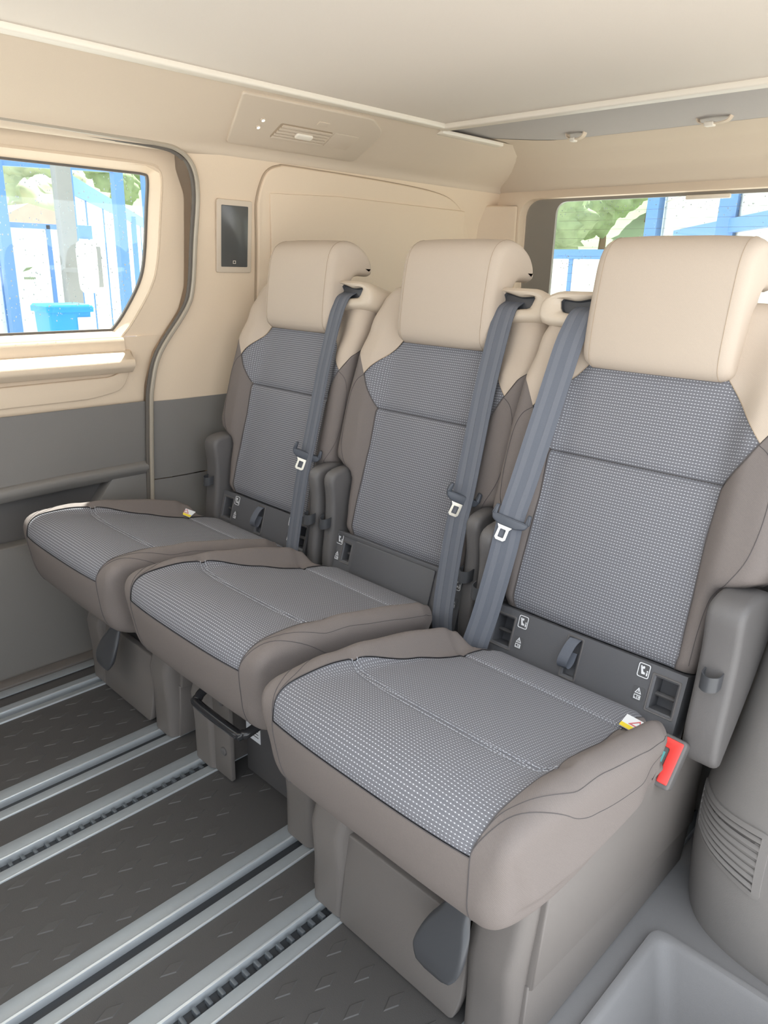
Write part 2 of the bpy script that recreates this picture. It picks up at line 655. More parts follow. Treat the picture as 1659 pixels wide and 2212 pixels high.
# rails
def rail(x0, x1, teeth, label):
    r = thing('seat_rail', label, 'rail', ((x0 + x1) / 2, 0.7, -0.031), 'aluminium seat rails in the floor')
    ox, oy, oz = (x0 + x1) / 2, 0.7, -0.031
    def P(bb, name, material, **k):
        bb.V = [(v[0] - ox, v[1] - oy, v[2] - oz) for v in bb.V]
        return bb.obj(name, material, r, **k)
    w = x1 - x0
    g0, g1 = x0 + 0.40 * w, x0 + 0.70 * w
    ya, yb = -0.55, 2.60
    bb = B()
    for a, c in ((x0, g0 - 0.006), (g1, x1 - 0.004)):
        bb.rbox(a, c, ya, yb, -0.031, 0.0015, 0.0012, 2)
    bb.box(x0, x1, ya, yb, -0.031, -0.029)
    P(bb, 'flange', 'alu', sharp=30)
    bb = B()
    bb.rbox(g0 - 0.0062, g0, ya, yb, -0.028, 0.0035, 0.0015, 2)
    P(bb, 'inner_lip', 'alubright', sharp=40)
    bb = B()
    bb.rbox(x1 - 0.0042, x1 - 0.0006, ya, yb, -0.028, 0.0035, 0.001, 2)
    P(bb, 'outer_lip', 'alubright', sharp=40)
    bb = B()
    bb.box(g0 + 0.0002, g1 - 0.0002, ya, yb, -0.0285, -0.014)
    P(bb, 'groove', 'black', smooth=False)
    if teeth:
        t0 = None
        yy = 0.16
        while yy < 0.80:
            if t0 is None:
                bb = B()
                bb.rbox(-0.011, 0.006, -0.004, 0.004, 0.0, 0.0125, 0.002, 2)
                t0 = bb.obj('tooth', 'tooth', r)
                t0.location = ((g0 + g1) / 2 + 0.003 - ox, yy - oy, -0.0138 - oz)
            else:
                inst('tooth', t0, r, ((g0 + g1) / 2 + 0.003 - ox, yy - oy, -0.0138 - oz))
            yy += 0.024
    return r

rail(*RAILS[0][:2], True, 'toothed aluminium rail under the inner foot of the seat next to the wheel arch')
rail(*RAILS[1][:2], False, 'smooth grooved aluminium rail under the wheel arch side foot of the middle seat')
rail(*RAILS[2][:2], True, 'toothed aluminium rail under the middle seat foot with the black loop bar')
rail(*RAILS[3][:2], False, 'aluminium rail under the inner foot of the seat beside the sliding door')
rail(*RAILS[4][:2], False, 'outermost aluminium rail along the sliding door sill')
rail(*RAILS[5][:2], False, 'aluminium rail along the outer skirt of the seat next to the wheel arch')

# left wall profile
PW = [(-.87, 0), (-.87, .75), (-.86, 1.0), (-.835, 1.3), (-.80, 1.42)]
def wx(z):
    return interp([(z_, x_) for x_, z_ in PW], z, False)

SEALPX = [(0.60, 1.43), (0.924, 1.427), (1.10, 1.424), (1.171, 1.414), (1.218, 1.38), (1.241, 1.312), (1.233, 1.189), (1.223, 1.061), (1.199, 0.995), (1.11, 0.879), (1.079, 0.787), (1.068, 0.692), (1.05, 0.422), (1.045, 0.25), (1.045, 0.0)]
def seal_y(z):
    k = sorted([(p[1], p[0]) for p in SEALPX[4:]])
    return interp(k, z, False)

# wall_left: beige quarter trim from the door edge to the tail
def wallpatch(z0, z1, nz, name, material, parent=None, dx=0.0, y1=2.62):
    V, F = [], []
    ny = 30
    for j in range(nz + 1):
        z = z0 + (z1 - z0) * j / nz
        ys = seal_y(z) if z < 1.40 else 1.20
        for i in range(ny + 1):
            y = ys + (y1 - ys) * i / ny
            # the trim swells softly around the pillar
            sw = 0.012 * math.exp(-((y - ys) / 0.05) ** 2)
            V.append((wx(z) + dx - sw, y, z))
    for j in range(nz):
        for i in range(ny):
            a = j * (ny + 1) + i
            F.append((a, a + 1, a + ny + 2, a + ny + 1))
    return obj(name, V, F, material, parent, sharp=60)

wall_left = struct(wallpatch(0.735, 1.425, 28, 'wall_left', 'beigetrim'))
wallpatch(0.50, 0.736, 10, 'lower_trim', 'doorgrey', wall_left, 0.004)
wallpatch(0.0, 0.50, 14, 'skirt_trim', 'doorgrey', wall_left, 0.014)
# outer skin behind the trim so that no light leaks in
b = B()
b.box(-0.99, -0.98, 1.26, 2.75, -0.1, 1.62)
b.obj('outer_skin', 'beigetrim', wall_left, smooth=False)

# quarter panel: raised blanking panel with a dark gap round it
qp = [(1.442, 0.80), (1.442, 1.143), (1.437, 1.30), (1.445, 1.36), (1.462, 1.392), (1.50, 1.408), (1.56, 1.411), (1.947, 1.405), (2.22, 1.392), (2.345, 1.365), (2.42, 1.315), (2.46, 1.25), (2.483, 1.16), (2.49, 0.80)]
b = B()
qs = [tuple(p) for p in spline(qp, 5)]
b.prism(qs, lambda a, c, h: (wx(c) + h, a, c), 0.0005, 0.014, 0.006, 3)
qo = b.obj('quarter_panel', 'beigetrim', wall_left, sharp=50)
b = B()
b.tube([(wx(p[1]) + 0.002, p[0], p[1]) for p in qs], 0.0045, 6)
b.obj('panel_gap', 'seambeige', qo)
# inner raised field of the panel
b = B()
qi = [(1.499, 0.80), (1.485, 1.20), (1.470, 1.332), (1.74, 1.343), (2.40, 1.340), (2.43, 1.20), (2.44, 0.80)]
b.prism([tuple(p) for p in qi], lambda a, c, h: (wx(c) + h, a, c), 0.012, 0.022, 0.004, 2)
b.obj('panel_field', 'beigetrim', qo, sharp=50)

# ceiling: centre roof panel, frame strips, side headliner rolls, darker rear panel and rear roll
b = B()
b.box(-0.535, 0.74, -0.65, 1.95, 1.556, 1.60)
ceiling = struct(b.obj('ceiling', 'rooflining', smooth=False))
prof = [(-.565, 1.5465), (-.584, 1.5405), (-.62, 1.5224), (-.66, 1.5023), (-.70, 1.4822), (-.74, 1.462), (-.770, 1.447), (-.789, 1.434), (-.801, 1.418), (-.82, 1.412), (-.87, 1.42)]
prof = [tuple(p) for p in spline(prof, 3)]
def roll(name, sx, ya, yb, parent):
    V, F = [], []
    ny = 24
    for i in range(ny + 1):
        y = ya + (yb - ya) * i / ny
        for x, z in prof:
            V.append((sx * x + (0.17 if sx < 0 else 0), y, z))
    m = len(prof)
    for i in range(ny):
        for j in range(m - 1):
            F.append((i * m + j, i * m + j + 1, (i + 1) * m + j + 1, (i + 1) * m + j))
    return obj(name, V, F, 'headliner', parent, sharp=60)
roll('headliner', 1, -0.65, 2.64, ceiling)
roll('headliner', -1, 1.0, 2.64, ceiling)
b = B()
b.box(-0.99, -0.55, -0.65, 2.75, 1.605, 1.62)
b.box(0.55, 1.06, 0.9, 2.75, 1.605, 1.62)
b.box(-0.55, 0.64, 1.9, 2.75, 1.64, 1.65)
b.obj('roof_skin', 'headliner', ceiling, smooth=False)
b = B()
b.rbox(-0.570, -0.533, -0.65, 1.985, 1.5425, 1.560, 0.005, 3)
b.obj('frame_strip', 'whitetrim', ceiling)
b = B()
b.rbox(-0.560, 0.74, 1.945, 1.985, 1.541, 1.560, 0.005, 3)
b.obj('frame_strip', 'whitetrim', ceiling)
b = B()
b.rbox(-0.60, -0.565, 1.975, 2.30, 1.535, 1.548, 0.004, 2)
b.obj('frame_strip', 'whitetrim', ceiling)
# darker rear panel behind the cross strip, sagging towards the tail
def rear_z(y):
    return interp([(1.96, 1.560), (2.2, 1.556), (2.36, 1.548), (2.46, 1.525), (2.56, 1.475), (2.61, 1.425), (2.64, 1.405)], y, False)
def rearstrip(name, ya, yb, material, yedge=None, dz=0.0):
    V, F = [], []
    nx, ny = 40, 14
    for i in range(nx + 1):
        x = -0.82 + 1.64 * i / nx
        yy0 = ya if yedge is None or name == 'dark_roof_panel' else yedge(x) - 0.04
        yy1 = yb if yedge is None or name != 'dark_roof_panel' else yedge(x)
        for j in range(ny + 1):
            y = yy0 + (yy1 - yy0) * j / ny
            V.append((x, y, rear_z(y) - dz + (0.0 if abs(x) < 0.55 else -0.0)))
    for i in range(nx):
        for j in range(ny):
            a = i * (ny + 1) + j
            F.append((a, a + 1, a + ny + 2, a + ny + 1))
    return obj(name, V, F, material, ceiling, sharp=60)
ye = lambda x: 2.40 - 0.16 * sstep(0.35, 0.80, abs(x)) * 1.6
rearstrip('dark_roof_panel', 1.96, 2.4, 'roofdark', ye)
rearstrip('rear_headliner', 2.4, 2.645, 'headliner', ye, 0.0015)

# tail gate wall with window opening
RY = 2.62
def ring2d(x0, x1, z0, z1, r, n=8):
    return rrect(x0, x1, z0, z1, r, n)
N = 9
outer = ring2d(-0.875, 0.875, 0.0, 1.46, 0.02, N)
op = ring2d(-0.705, 0.705, 0.80, 1.395, 0.075, N)
b = B()
def q(pl, y, s=1.0):
    return [(x, y, z) for x, z in pl]
b.loft([q(outer, RY), q([(x * 1.03, z + (0.018 if z > 1.1 else -0.018)) for x, z in op], RY - 0.006), q(op, RY + 0.006), q(op, RY + 0.05)], True)
wall_rear = struct(b.obj('wall_rear', 'beigetrim', sharp=50))
b = B()
b.box(-0.99, 0.99, 2.74, 2.75, -0.1, 0.80)
b.obj('outer_skin', 'beigetrim', wall_rear, smooth=False)
b = B()
b.rbox(-0.868, 0.868, RY - 0.030, RY - 0.010, 0.0, 0.79, 0.006, 2)
b.obj('lower_cladding', 'doorgrey', wall_rear)
# pillar cover at the tail corner
b = B()
b.prism(roundpoly([(-0.872, 2.50), (-0.795, 2.565), (-0.70, 2.615), (-0.872, 2.64)], [0, 0.04, 0.02, 0]), lambda a, c, h: (a, c, h), 0.4, 1.372, 0.008, 3)
b.obj('pillar_cover', 'beigetrim', wall_rear, sharp=50)
# window_2: tail gate glass in a dark border frame
b = B()
gl = ring2d(-0.575, 0.575, 0.86, 1.385, 0.05, N)
op2 = ring2d(-0.72, 0.72, 0.79, 1.41, 0.07, N)
b.loft([q(op2, RY + 0.05), q(gl, RY + 0.062), q(gl, RY + 0.075)], True)
window_2 = struct(b.obj('window_2', 'frit', sharp=40))
b = B()
b.loft([q(gl, RY + 0.070), q(gl, RY + 0.074)], True, True, True)
b.obj('pane', 'glass', window_2, smooth=False)
# heater wires and water drops on the glass
b = B()
for k in range(14):
    z = 0.93 + k * 0.032
    b.box(-0.56, 0.56, RY + 0.0690, RY + 0.0696, z, z + 0.0007)
b.obj('heater_wire', 'frit', window_2, smooth=False, kind='stuff')
def drops(name, n, fpos, parent, seed):
    rd = random.Random(seed)
    bb = B()
    for k in range(n):
        c, nrm, e1, e2 = fpos(rd)
        r = rd.uniform(0.0008, 0.0022)
        ring = [c + (e1 * cos(2 * pi * i / 6) + e2 * sin(2 * pi * i / 6) * 1.3) * r for i in range(6)]
        tip = c + nrm * r * 0.7
        bb.add(ring + [tip], [(i, (i + 1) % 6, 6) for i in range(6)])
    return bb.obj(name, 'drop', parent, kind='stuff', sharp=80)
drops('water_drop', 420, lambda rd: (Vector((rd.uniform(-0.56, 0.45), RY + 0.0745, rd.choice([rd.uniform(0.95, 1.37), rd.uniform(1.14, 1.20), rd.uniform(1.33, 1.38)]))), Vector((0, 1, 0)), Vector((1, 0, 0)), Vector((0, 0, 1))), window_2, 3)
# high brake light cover at the top of the glass
b = B()
b.rbox(-0.06, 0.09, RY + 0.052, RY + 0.066, 1.372, 1.386, 0.003, 2)
b.obj('lamp_cover', 'whitetrim', window_2)

# front_light_block: unseen low wall, added to cut the light from the front
b = B()
b.rbox(-0.87, 0.80, -0.60, -0.56, 0.0, 1.02, 0.01, 2)
front_light_block = struct(b.obj('front_light_block', 'doorgrey'))
b = B()
b.rbox(-0.87, 0.80, -0.61, -0.55, 1.00, 1.06, 0.015, 3)
b.obj('top_rail', 'beigeplastic', front_light_block)

# trim_2: silver seal strip along the sliding door opening
seal = [(wx(z) + 0.004 if z < 1.42 else -0.797, y, z) for y, z in [(-0.6, 1.431), (0.2, 1.431)] + SEALPX]
seal = spline(seal, 5)
b = B()
b.tube([(p.x - 0.002, p.y - 0.006, p.z) for p in seal], 0.0065, 8)
trim2 = struct(b.obj('trim_2', 'seal'))
b = B()
b.tube([(p.x - 0.010, p.y - 0.014, p.z - (0.006 if p.z > 1.40 else 0)) for p in seal], 0.0060, 8)
b.obj('seal_lip', 'rubber', trim2)

# ------------------------------------------------------------------ sliding door
DX = -0.905
def door_seal(z):
    return seal_y(min(z, 1.378)) - 0.012
win_r = [(1.006, 0.924), (1.049, 0.971), (1.107, 1.059), (1.132, 1.135), (1.151, 1.272), (1.160, 1.345), (1.150, 1.372), (1.12, 1.378)]
win_r = [tuple(p) for p in spline(win_r, 4)]
Y0 = -0.45
b = B()
def dpatch(bb, bottom, top, left, rt_, nu, nv, fx, key=None):
    G = coons(bottom, top, left, rt_, nu, nv, key)
    n = nu + 1
    V = [fx(p[0], p[1]) for row in G for p in row]
    F = [(j * n + i, j * n + i + 1, (j + 1) * n + i + 1, (j + 1) * n + i) for j in range(nv) for i in range(nu)]
    bb.add(V, F)
fdoor = lambda y, z: (DX + 0.012 * sstep(1.05, 1.2, y), y, z)
seal_edge = [(door_seal(0.924 + (1.378 - 0.924) * k / 30), 0.924 + (1.378 - 0.924) * k / 30) for k in range(31)]
wl = [(-0.10, 0.924), (-0.10, 1.378)]
# right of the window, above, left and the beige band below it
dpatch(b, [(1.006, 0.924), (door_seal(0.924), 0.924)], [(1.12, 1.378), (door_seal(1.378), 1.378)], win_r, seal_edge, 8, 30, fdoor, 1)
dpatch(b, [(Y0, 1.378), (door_seal(1.378), 1.378)], [(Y0, 1.45), (door_seal(1.378), 1.45)], [(Y0, 1.378), (Y0, 1.45)], [(door_seal(1.378), 1.378), (door_seal(1.378), 1.45)], 12, 3, fdoor)
dpatch(b, [(Y0, 0.924), (-0.10, 0.924)], [(Y0, 1.378), (-0.10, 1.378)], [(Y0, 0.924), (Y0, 1.378)], wl, 2, 6, fdoor)
z0 = 0.735
dpatch(b, [(Y0, z0), (door_seal(z0), z0)], [(Y0, 0.924), (door_seal(0.924), 0.924)], [(Y0, z0), (Y0, 0.924)], [(door_seal(z0 + (0.924 - z0) * k / 8), z0 + (0.924 - z0) * k / 8) for k in range(9)], 10, 8, fdoor, 1)
door_1 = struct(b.obj('door_1', 'beigetrim', sharp=40))
# window reveal
b = B()
loop = [(-0.10, 0.924)] + [(y, z) for y, z in win_r] + [(-0.10, 1.378)]
loop = roundpoly(loop, [0.02] + [0] * len(win_r) + [0.02], 4)
def lp(d, x):
    return [(x, y, z) for y, z in offset(ccw(loop), d)]
b.loft([[(fdoor(y, z)[0] - 0.001, y, z) for y, z in offset(ccw(loop), -0.010)], [(fdoor(y, z)[0] + 0.0015, y, z) for y, z in offset(ccw(loop), -0.003)], lp(0.014, DX - 0.03)], True)
b.obj('window_reveal', 'beigetrim', door_1, sharp=40)
# window_1: side glass with rubber edge
b = B()
b.loft([lp(0.012, DX - 0.030), lp(0.020, DX - 0.031), lp(0.020, DX - 0.040)], True)
window_1 = struct(b.obj('window_1', 'rubber', sharp=40))
b = B()
b.loft([lp(0.018, DX - 0.034), lp(0.018, DX - 0.038)], True, True, True)
b.obj('pane', 'glass', window_1, smooth=False)
drops('water_drop', 520, lambda rd: (Vector((DX - 0.0385, rd.uniform(0.60, 1.10), rd.uniform(0.97, 1.36))), Vector((-1, 0, 0)), Vector((0, 1, 0)), Vector((0, 0, 1))), window_1, 5)
# step in the trim at the upper rear corner of the window
b = B()
b.rbox(DX - 0.004, DX + 0.010, 1.165, 1.205, 1.325, 1.372, 0.004, 2)
b.obj('trim_cap', 'beigetrim', door_1)
# sill: two ledges below the glass
b = B()
sec = [(DX - 0.02, 0.915), (DX + 0.004, 0.922), (DX + 0.010, 0.914), (DX + 0.011, 0.892), (DX + 0.011, 0.886), (DX - 0.02, 0.86)]
b.loft([[(x, y, z) for x, z in sec] for y in (Y0, 0.3, 0.9, 1.012)], True, True, True)
b.obj('window_ledge', 'beigetrim', door_1, sharp=50)
b = B()
sec = [tuple(p) for p in roundpoly([(DX - 0.02, 0.892), (DX + 0.014, 0.886), (DX + 0.054, 0.862), (DX + 0.055, 0.846), (DX + 0.030, 0.826), (DX - 0.02, 0.822)], 0.007, 4)]
b.loft([[(x, y, z) for x, z in sec] for y in (Y0, 0.3, 0.9)] + [[(DX + (x - DX) * 0.9, 1.02, z) for x, z in sec], [(DX + (x - DX) * 0.4, 1.030, z) for x, z in sec]], True, True, True)
b.obj('sill_shelf', 'beigetrim', door_1, sharp=50)
b = B()
pol = roundpoly([(Y0, 0.80), (0.97, 0.815), (1.03, 0.85), (1.0, 0.775), (0.9, 0.757), (Y0, 0.752)], [0, 0.02, 0.01, 0.03, 0.03, 0], 4)
b.prism(pol, lambda a, c, h: (DX + h, a, c), 0.0, 0.009, 0.004, 2)
b.obj('trim_field', 'beigetrim', door_1, sharp=50)
# grey lower door: main field, armrest, pocket, kick panel
dz = [(0.0, -0.895), (0.36, -0.895), (0.385, -0.889), (0.40, -0.897), (0.52, -0.897)]
b = B()
def fz(name, za, zb, xa, xb, material, parent, yend=None, n=6):
    bb = B()
    V, F = [], []
    for j in range(n + 1):
        z = za + (zb - za) * j / n
        x_ = xa + (xb - xa) * j / n
        for i in range(13):
            ye_ = door_seal(z) if yend is None else yend
            V.append((x_, Y0 + (ye_ - Y0) * i / 12, z))
    for j in range(n):
        for i in range(12):
            a = j * 13 + i
            F.append((a, a + 1, a + 14, a + 13))
    bb.add(V, F)
    return bb.obj(name, material, parent, sharp=50)
low = fz('lower_panel', 0.545, 0.738, -0.888, -0.886, 'doorgrey', door_1)
fz('kick_panel', 0.0, 0.385, -0.884, -0.878, 'doorgrey', door_1)
b = B()
sec = roundpoly([(-0.92, 0.556), (-0.884, 0.560), (-0.870, 0.551), (-0.870, 0.536), (-0.884, 0.516), (-0.92, 0.510)], 0.006, 3)
b.loft([[(x, y, z - 0.012 * sstep(0.9, 0.3, y)) for x, z in sec] for y in (Y0, 0.2, 0.5, 0.8, door_seal(0.5))], True, True, True)
b.obj('armrest', 'doorgrey', door_1, sharp=40)
# dark pocket: open triangular recess ahead of a solid end block
fz('pocket_back', 0.375, 0.53, -0.925, -0.925, 'doordark', door_1)
b = B()
b.prism([(0.93, 0.525), (door_seal(0.45), 0.525), (door_seal(0.4), 0.36), (0.80, 0.36)], lambda a, c, h: (h, a, c), -0.93, -0.878, 0.006, 2)
b.obj('pocket_end', 'doorgrey', door_1, sharp=40)
b = B()
b.rbox(-0.93, -0.8795, Y0, 0.93, 0.360, 0.388, 0.005, 3)
b.obj('pocket_rim', 'doorgrey', door_1)
b = B()
b.box(-0.99, -0.98, Y0, 1.30, -0.1, 0.86)
b.box(-0.960, -0.94, Y0, 1.30, 1.44, 1.62)
b.obj('outer_skin', 'doorgrey', door_1, smooth=False)
b = B()
rws = []
for k in range(40):
    z = 1.40 * k / 39
    y_ = seal_y(min(z, 1.378))
    rws.append([(-0.935, y_ - 0.07, z), (-0.935, y_ + 0.10, z)])
b.loft(rws, False)
b.box(-0.936, -0.934, Y0, 1.33, 1.392, 1.46)
b.obj('door_jamb', 'beigeplastic', door_1, smooth=False)
# trim_3: door sill along the floor
b = B()
b.rbox(-0.878, -0.835, -0.55, 1.1, -0.04, 0.010, 0.004, 2)
b.rbox(-0.838, -0.800, -0.55, 1.1, -0.04, 0.003, 0.003, 2)
trim3 = struct(b.obj('trim_3', 'plasticlow'))
b = B()
b.rbox(-0.828, -0.795, -0.55, 1.0, 0.003, 0.0065, 0.0015, 2)
b.obj('sill_strip', 'alu', trim3)

# ------------------------------------------------------------------ right side: wheel arch cover
def plan(a, z):
    """a: 0..1 along the plan outline, z height"""
    pts = [(0.752, 2.10), (0.752, 1.75), (0.752, 1.45), (0.756, 1.33), (0.775, 1.24), (0.815, 1.175), (0.875, 1.140), (0.96, 1.125), (1.10, 1.12)]
    P = PLAN
    k = a * (len(P) - 1)
    i = min(int(k), len(P) - 2)
    p = P[i].lerp(P[i + 1], k - i)
    lean = 0.10 * sstep(0.0, 0.6, z) * z
    bulge = 0.012 * sin(min(1, z / 0.35) * pi)
    n = Vector((1, 0.9, 0))
    return Vector((p[0] + lean * 0.7 - bulge * 0.7, p[1] + lean * 1.2 - bulge * 0.5, z))
PLAN = [Vector(p) for p in spline([(0.752, 2.10), (0.752, 1.75), (0.752, 1.45), (0.756, 1.33), (0.775, 1.245), (0.815, 1.18), (0.875, 1.145), (0.96, 1.128), (1.10, 1.12)], 8)]
b = B()
nz_, na = 24, 64
V = [plan(i / na, 0.86 * j / nz_) for j in range(nz_ + 1) for i in range(na + 1)]
F = [(j * (na + 1) + i, j * (na + 1) + i + 1, (j + 1) * (na + 1) + i + 1, (j + 1) * (na + 1) + i) for j in range(nz_) for i in range(na)]
b.add(V, F)
b.add([plan(i / na, 0.86) for i in range(na + 1)] + [Vector((1.1, 2.1, 0.86))], [(i, i + 1, na + 1) for i in range(na)])
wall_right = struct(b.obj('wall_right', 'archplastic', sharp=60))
def wn(a, z):
    e = 1e-3
    du = plan(min(1, a + e), z) - plan(max(0, a - e), z)
    dv = plan(a, z + e) - plan(a, z - e)
    n = dv.cross(du)
    n.normalize()
    if n.dot(CAM - plan(a, z)) < 0:
        n = -n
    return n
b = B()
b.rbox(0.47, 0.84, 1.43, 2.30, 0.0, 0.74, 0.05, 4)
b.obj('wheel_housing', 'doorgrey', wall_right)
grille = thing('speaker_grille', 'slanted louvred plastic grille set in the wheel arch cover', 'grille', tuple(plan(0.60, 0.0)))
go = Vector(grille.location)
def find_a(px, py):
    """surface parameters hit by a photo pixel"""
    best = None
    d = right * ((px - W / 2) / FPX) + down * ((py - H / 2) / FPX) + fw
    d.normalize()
    for i in range(0, 121):
        a = 0.30 + 0.65 * i / 120
        for j in range(0, 61):
            z = 0.5 * j / 60
            p = plan(a, z) - CAM
            e = (p - d * p.dot(d)).length
            if best is None or e < best[0]:
                best = (e, a, z)
    return Vector((best[1], best[2]))
gc = [find_a(1512, 1775), find_a(1632, 1928), find_a(1655, 1815), find_a(1530, 1688)]
def gsurf(u, v, h):
    """u along the slats, v across (0 bottom, 1 top)"""
    p = (gc[0] * (1 - u) + gc[1] * u) * (1 - v) + (gc[3] * (1 - u) + gc[2] * u) * v
    return plan(p[0], p[1]) + wn(p[0], p[1]) * h - go
b = B()
fr = rrect(-0.04, 1.04, -0.10, 1.10, 0.10, 4)
fi = rrect(0.02, 0.97, 0.0, 1.0, 0.06, 4)
def dense(pl, k=6):
    o = []
    for i in range(len(pl)):
        a_, c_ = Vector(pl[i]), Vector(pl[(i + 1) % len(pl)])
        m_ = max(1, int((c_ - a_).length / 0.08))
        for j in range(m_):
            o.append(tuple(a_.lerp(c_, j / m_)))
    return o
frd = dense(fr)
fid = [(min(0.97, max(0.02, x)), min(1.0, max(0.0, y))) for x, y in frd]
b.loft([[gsurf(x, y, -0.002) for x, y in frd], [gsurf(x, y, 0.0035) for x, y in frd], [gsurf(x, y, 0.0045) for x, y in fid], [gsurf(x, y, -0.001) for x, y in fid]], True)
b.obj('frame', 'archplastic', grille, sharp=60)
b = B()
for i in range(10):
    u0, u1 = i / 10, (i + 1) / 10
    b.add([gsurf(u0, 0, 0.0008), gsurf(u1, 0, 0.0008), gsurf(u1, 1, 0.0008), gsurf(u0, 1, 0.0008)], [(0, 1, 2, 3)])
b.obj('backing', 'doordark', grille)
for k in range(7):
    v0 = (k + 0.10) / 7
    v1 = (k + 0.78) / 7
    b = B()
    rings = []
    for i in range(15):
        u = 0.02 + 0.95 * i / 14
        rings.append([gsurf(u, v0, 0.001), gsurf(u, v0 + (v1 - v0) * 0.25, 0.0045), gsurf(u, v0 + (v1 - v0) * 0.6, 0.0040), gsurf(u, v1, 0.001)])
    b.loft(rings, False)
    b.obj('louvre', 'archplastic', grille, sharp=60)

# ------------------------------------------------------------------ air vent panel on the headliner roll
VA = Vector((-0.584, 1.226, 1.5440))
vy = Vector((0, 1, 0))
vd = (Vector((-0.770, 0, 1.4505)) - Vector((-0.584, 0, 1.5440)))
VL = vd.length
vd.normalize()
vn = Vector((vd.z, 0, -vd.x))
if vn.z > 0:
    vn = -vn
vent = thing('air_vent_panel', 'beige roof vent panel with louvres and reading lights above the quarter panel', 'air vent', tuple(VA))
def vf(a, c, h):      # a along y, c down the slope, h out of the panel
    return vy * a + vd * c + vn * h
b = B()
po = roundpoly([(0.0, 0.004), (0.455, 0.0), (0.545, 0.05), (0.545, 0.205), (0.066, 0.205)], [0.012, 0.02, 0.04, 0.02, 0.012], 4)
b.prism(po, vf, -0.012, 0.010, 0.004, 3)
b.obj('panel', 'beigeplastic', vent, sharp=40)
b = B()
b.prism(rrect(0.175, 0.365, 0.085, 0.150, 0.008), vf, 0.0095, 0.0107, 0)
b.obj('vent_cavity', 'seambeige', vent, smooth=False)
for k in range(5):
    b = B()
    c0 = 0.090 + k * 0.0125
    sk = 0.02 - 0.004 * k
    b.prism([(0.178 + sk * 0.3, c0), (0.362, c0), (0.362, c0 + 0.0085), (0.178 + sk * 0.3, c0 + 0.0085)], vf, 0.0100, 0.0145, 0.001, 2)
    b.obj('louvre', 'beigeplastic', vent)
b = B()
b.prism(rrect(0.245, 0.305, 0.108, 0.128, 0.008), vf, 0.012, 0.020, 0.003, 3)
b.obj('louvre_tab', 'whitetrim', vent)
b = B()
b.prism(rrect(0.372, 0.470, 0.085, 0.150, 0.006), vf, 0.009, 0.0115, 0.001, 2)
b.obj('blank_plate', 'beigeplastic', vent)
b = B()
b.prism(rrect(0.285, 0.325, 0.050, 0.066, 0.003), vf, 0.0095, 0.0125, 0.001, 2)
b.obj('switch', 'beigeplastic', vent)
for (a, c) in ((0.112, 0.085), (0.116, 0.116)):
    b = B()
    b.prism([(a + 0.0075 * cos(t * pi / 8), c + 0.0075 * sin(t * pi / 8)) for t in range(16)], vf, 0.0095, 0.0135, 0.0015, 2)
    b.obj('light_bezel', 'beigeplastic', vent)
    b = B()
    b.prism([(a + 0.0045 * cos(t * pi / 6), c + 0.0045 * sin(t * pi / 6)) for t in range(12)], vf, 0.0130, 0.0150, 0.001, 2)
    b.obj('light_lens', 'light', vent)

# control screen on the pillar trim
scr = thing('wall_display', 'upright dark display in a beige frame on the wall between door and quarter panel', 'display', (wx(1.10), 1.36, 1.10))
so = Vector(scr.location)
def sf(a, c, h):
    return Vector((wx(c) + h, a, c)) - so
b = B()
b.prism(rrect(1.297, 1.421, 1.102, 1.306, 0.008), sf, -0.003, 0.007, 0.003, 3)
b.obj('frame', 'beigeplastic', scr, sharp=40)
b = B()
b.prism(rrect(1.311, 1.405, 1.119, 1.290, 0.003), sf, 0.004, 0.0082, 0.0006, 2)
b.obj('screen', 'screen', scr, sharp=40)
b = B()
for a0, a1, c0, c1 in ((1.352, 1.3535, 1.128, 1.137), (1.3605, 1.362, 1.128, 1.137), (1.352, 1.362, 1.128, 1.1295), (1.352, 1.362, 1.1355, 1.137)):
    b.prism([(a0, c0), (a1, c0), (a1, c1), (a0, c1)], sf, 0.0080, 0.0086, 0)
b.obj('symbol', 'whitetrim', scr, smooth=False)

# roof clips on the darker rear panel
for px, py, lab in ((1240, 302, 'small pale strap clip on the dark roof panel nearer the beige side wall'), (1535, 268, 'larger pale strap clip on the dark roof panel above the tail window')):
    p = at(px, py, 1, 2.30)
    zc = rear_z(2.30)
    t = thing('strap_clip', lab, 'clip', (p.x, 2.30, zc), 'clips under the roof net')
    s_ = 1.0 if px < 1400 else 1.5
    b = B()
    b.ribbon(spline([(-.026 * s_, 0, .001), (-.020 * s_, 0, -.012), (.004 * s_, 0, p.z - zc), (.030 * s_, 0, -.012), (.038 * s_, 0, .001)], 5), [Vector((0, 1, 0))] * 21, 0.022, 0.003)
    b.obj('strap', 'headliner', t, sharp=50)
    b = B()
    b.rbox(-0.010 * s_, 0.008 * s_, -0.014, 0.010, p.z - zc - .006, p.z - zc + .006, 0.003, 3)
    b.obj('clip_body', 'whitetrim', t)
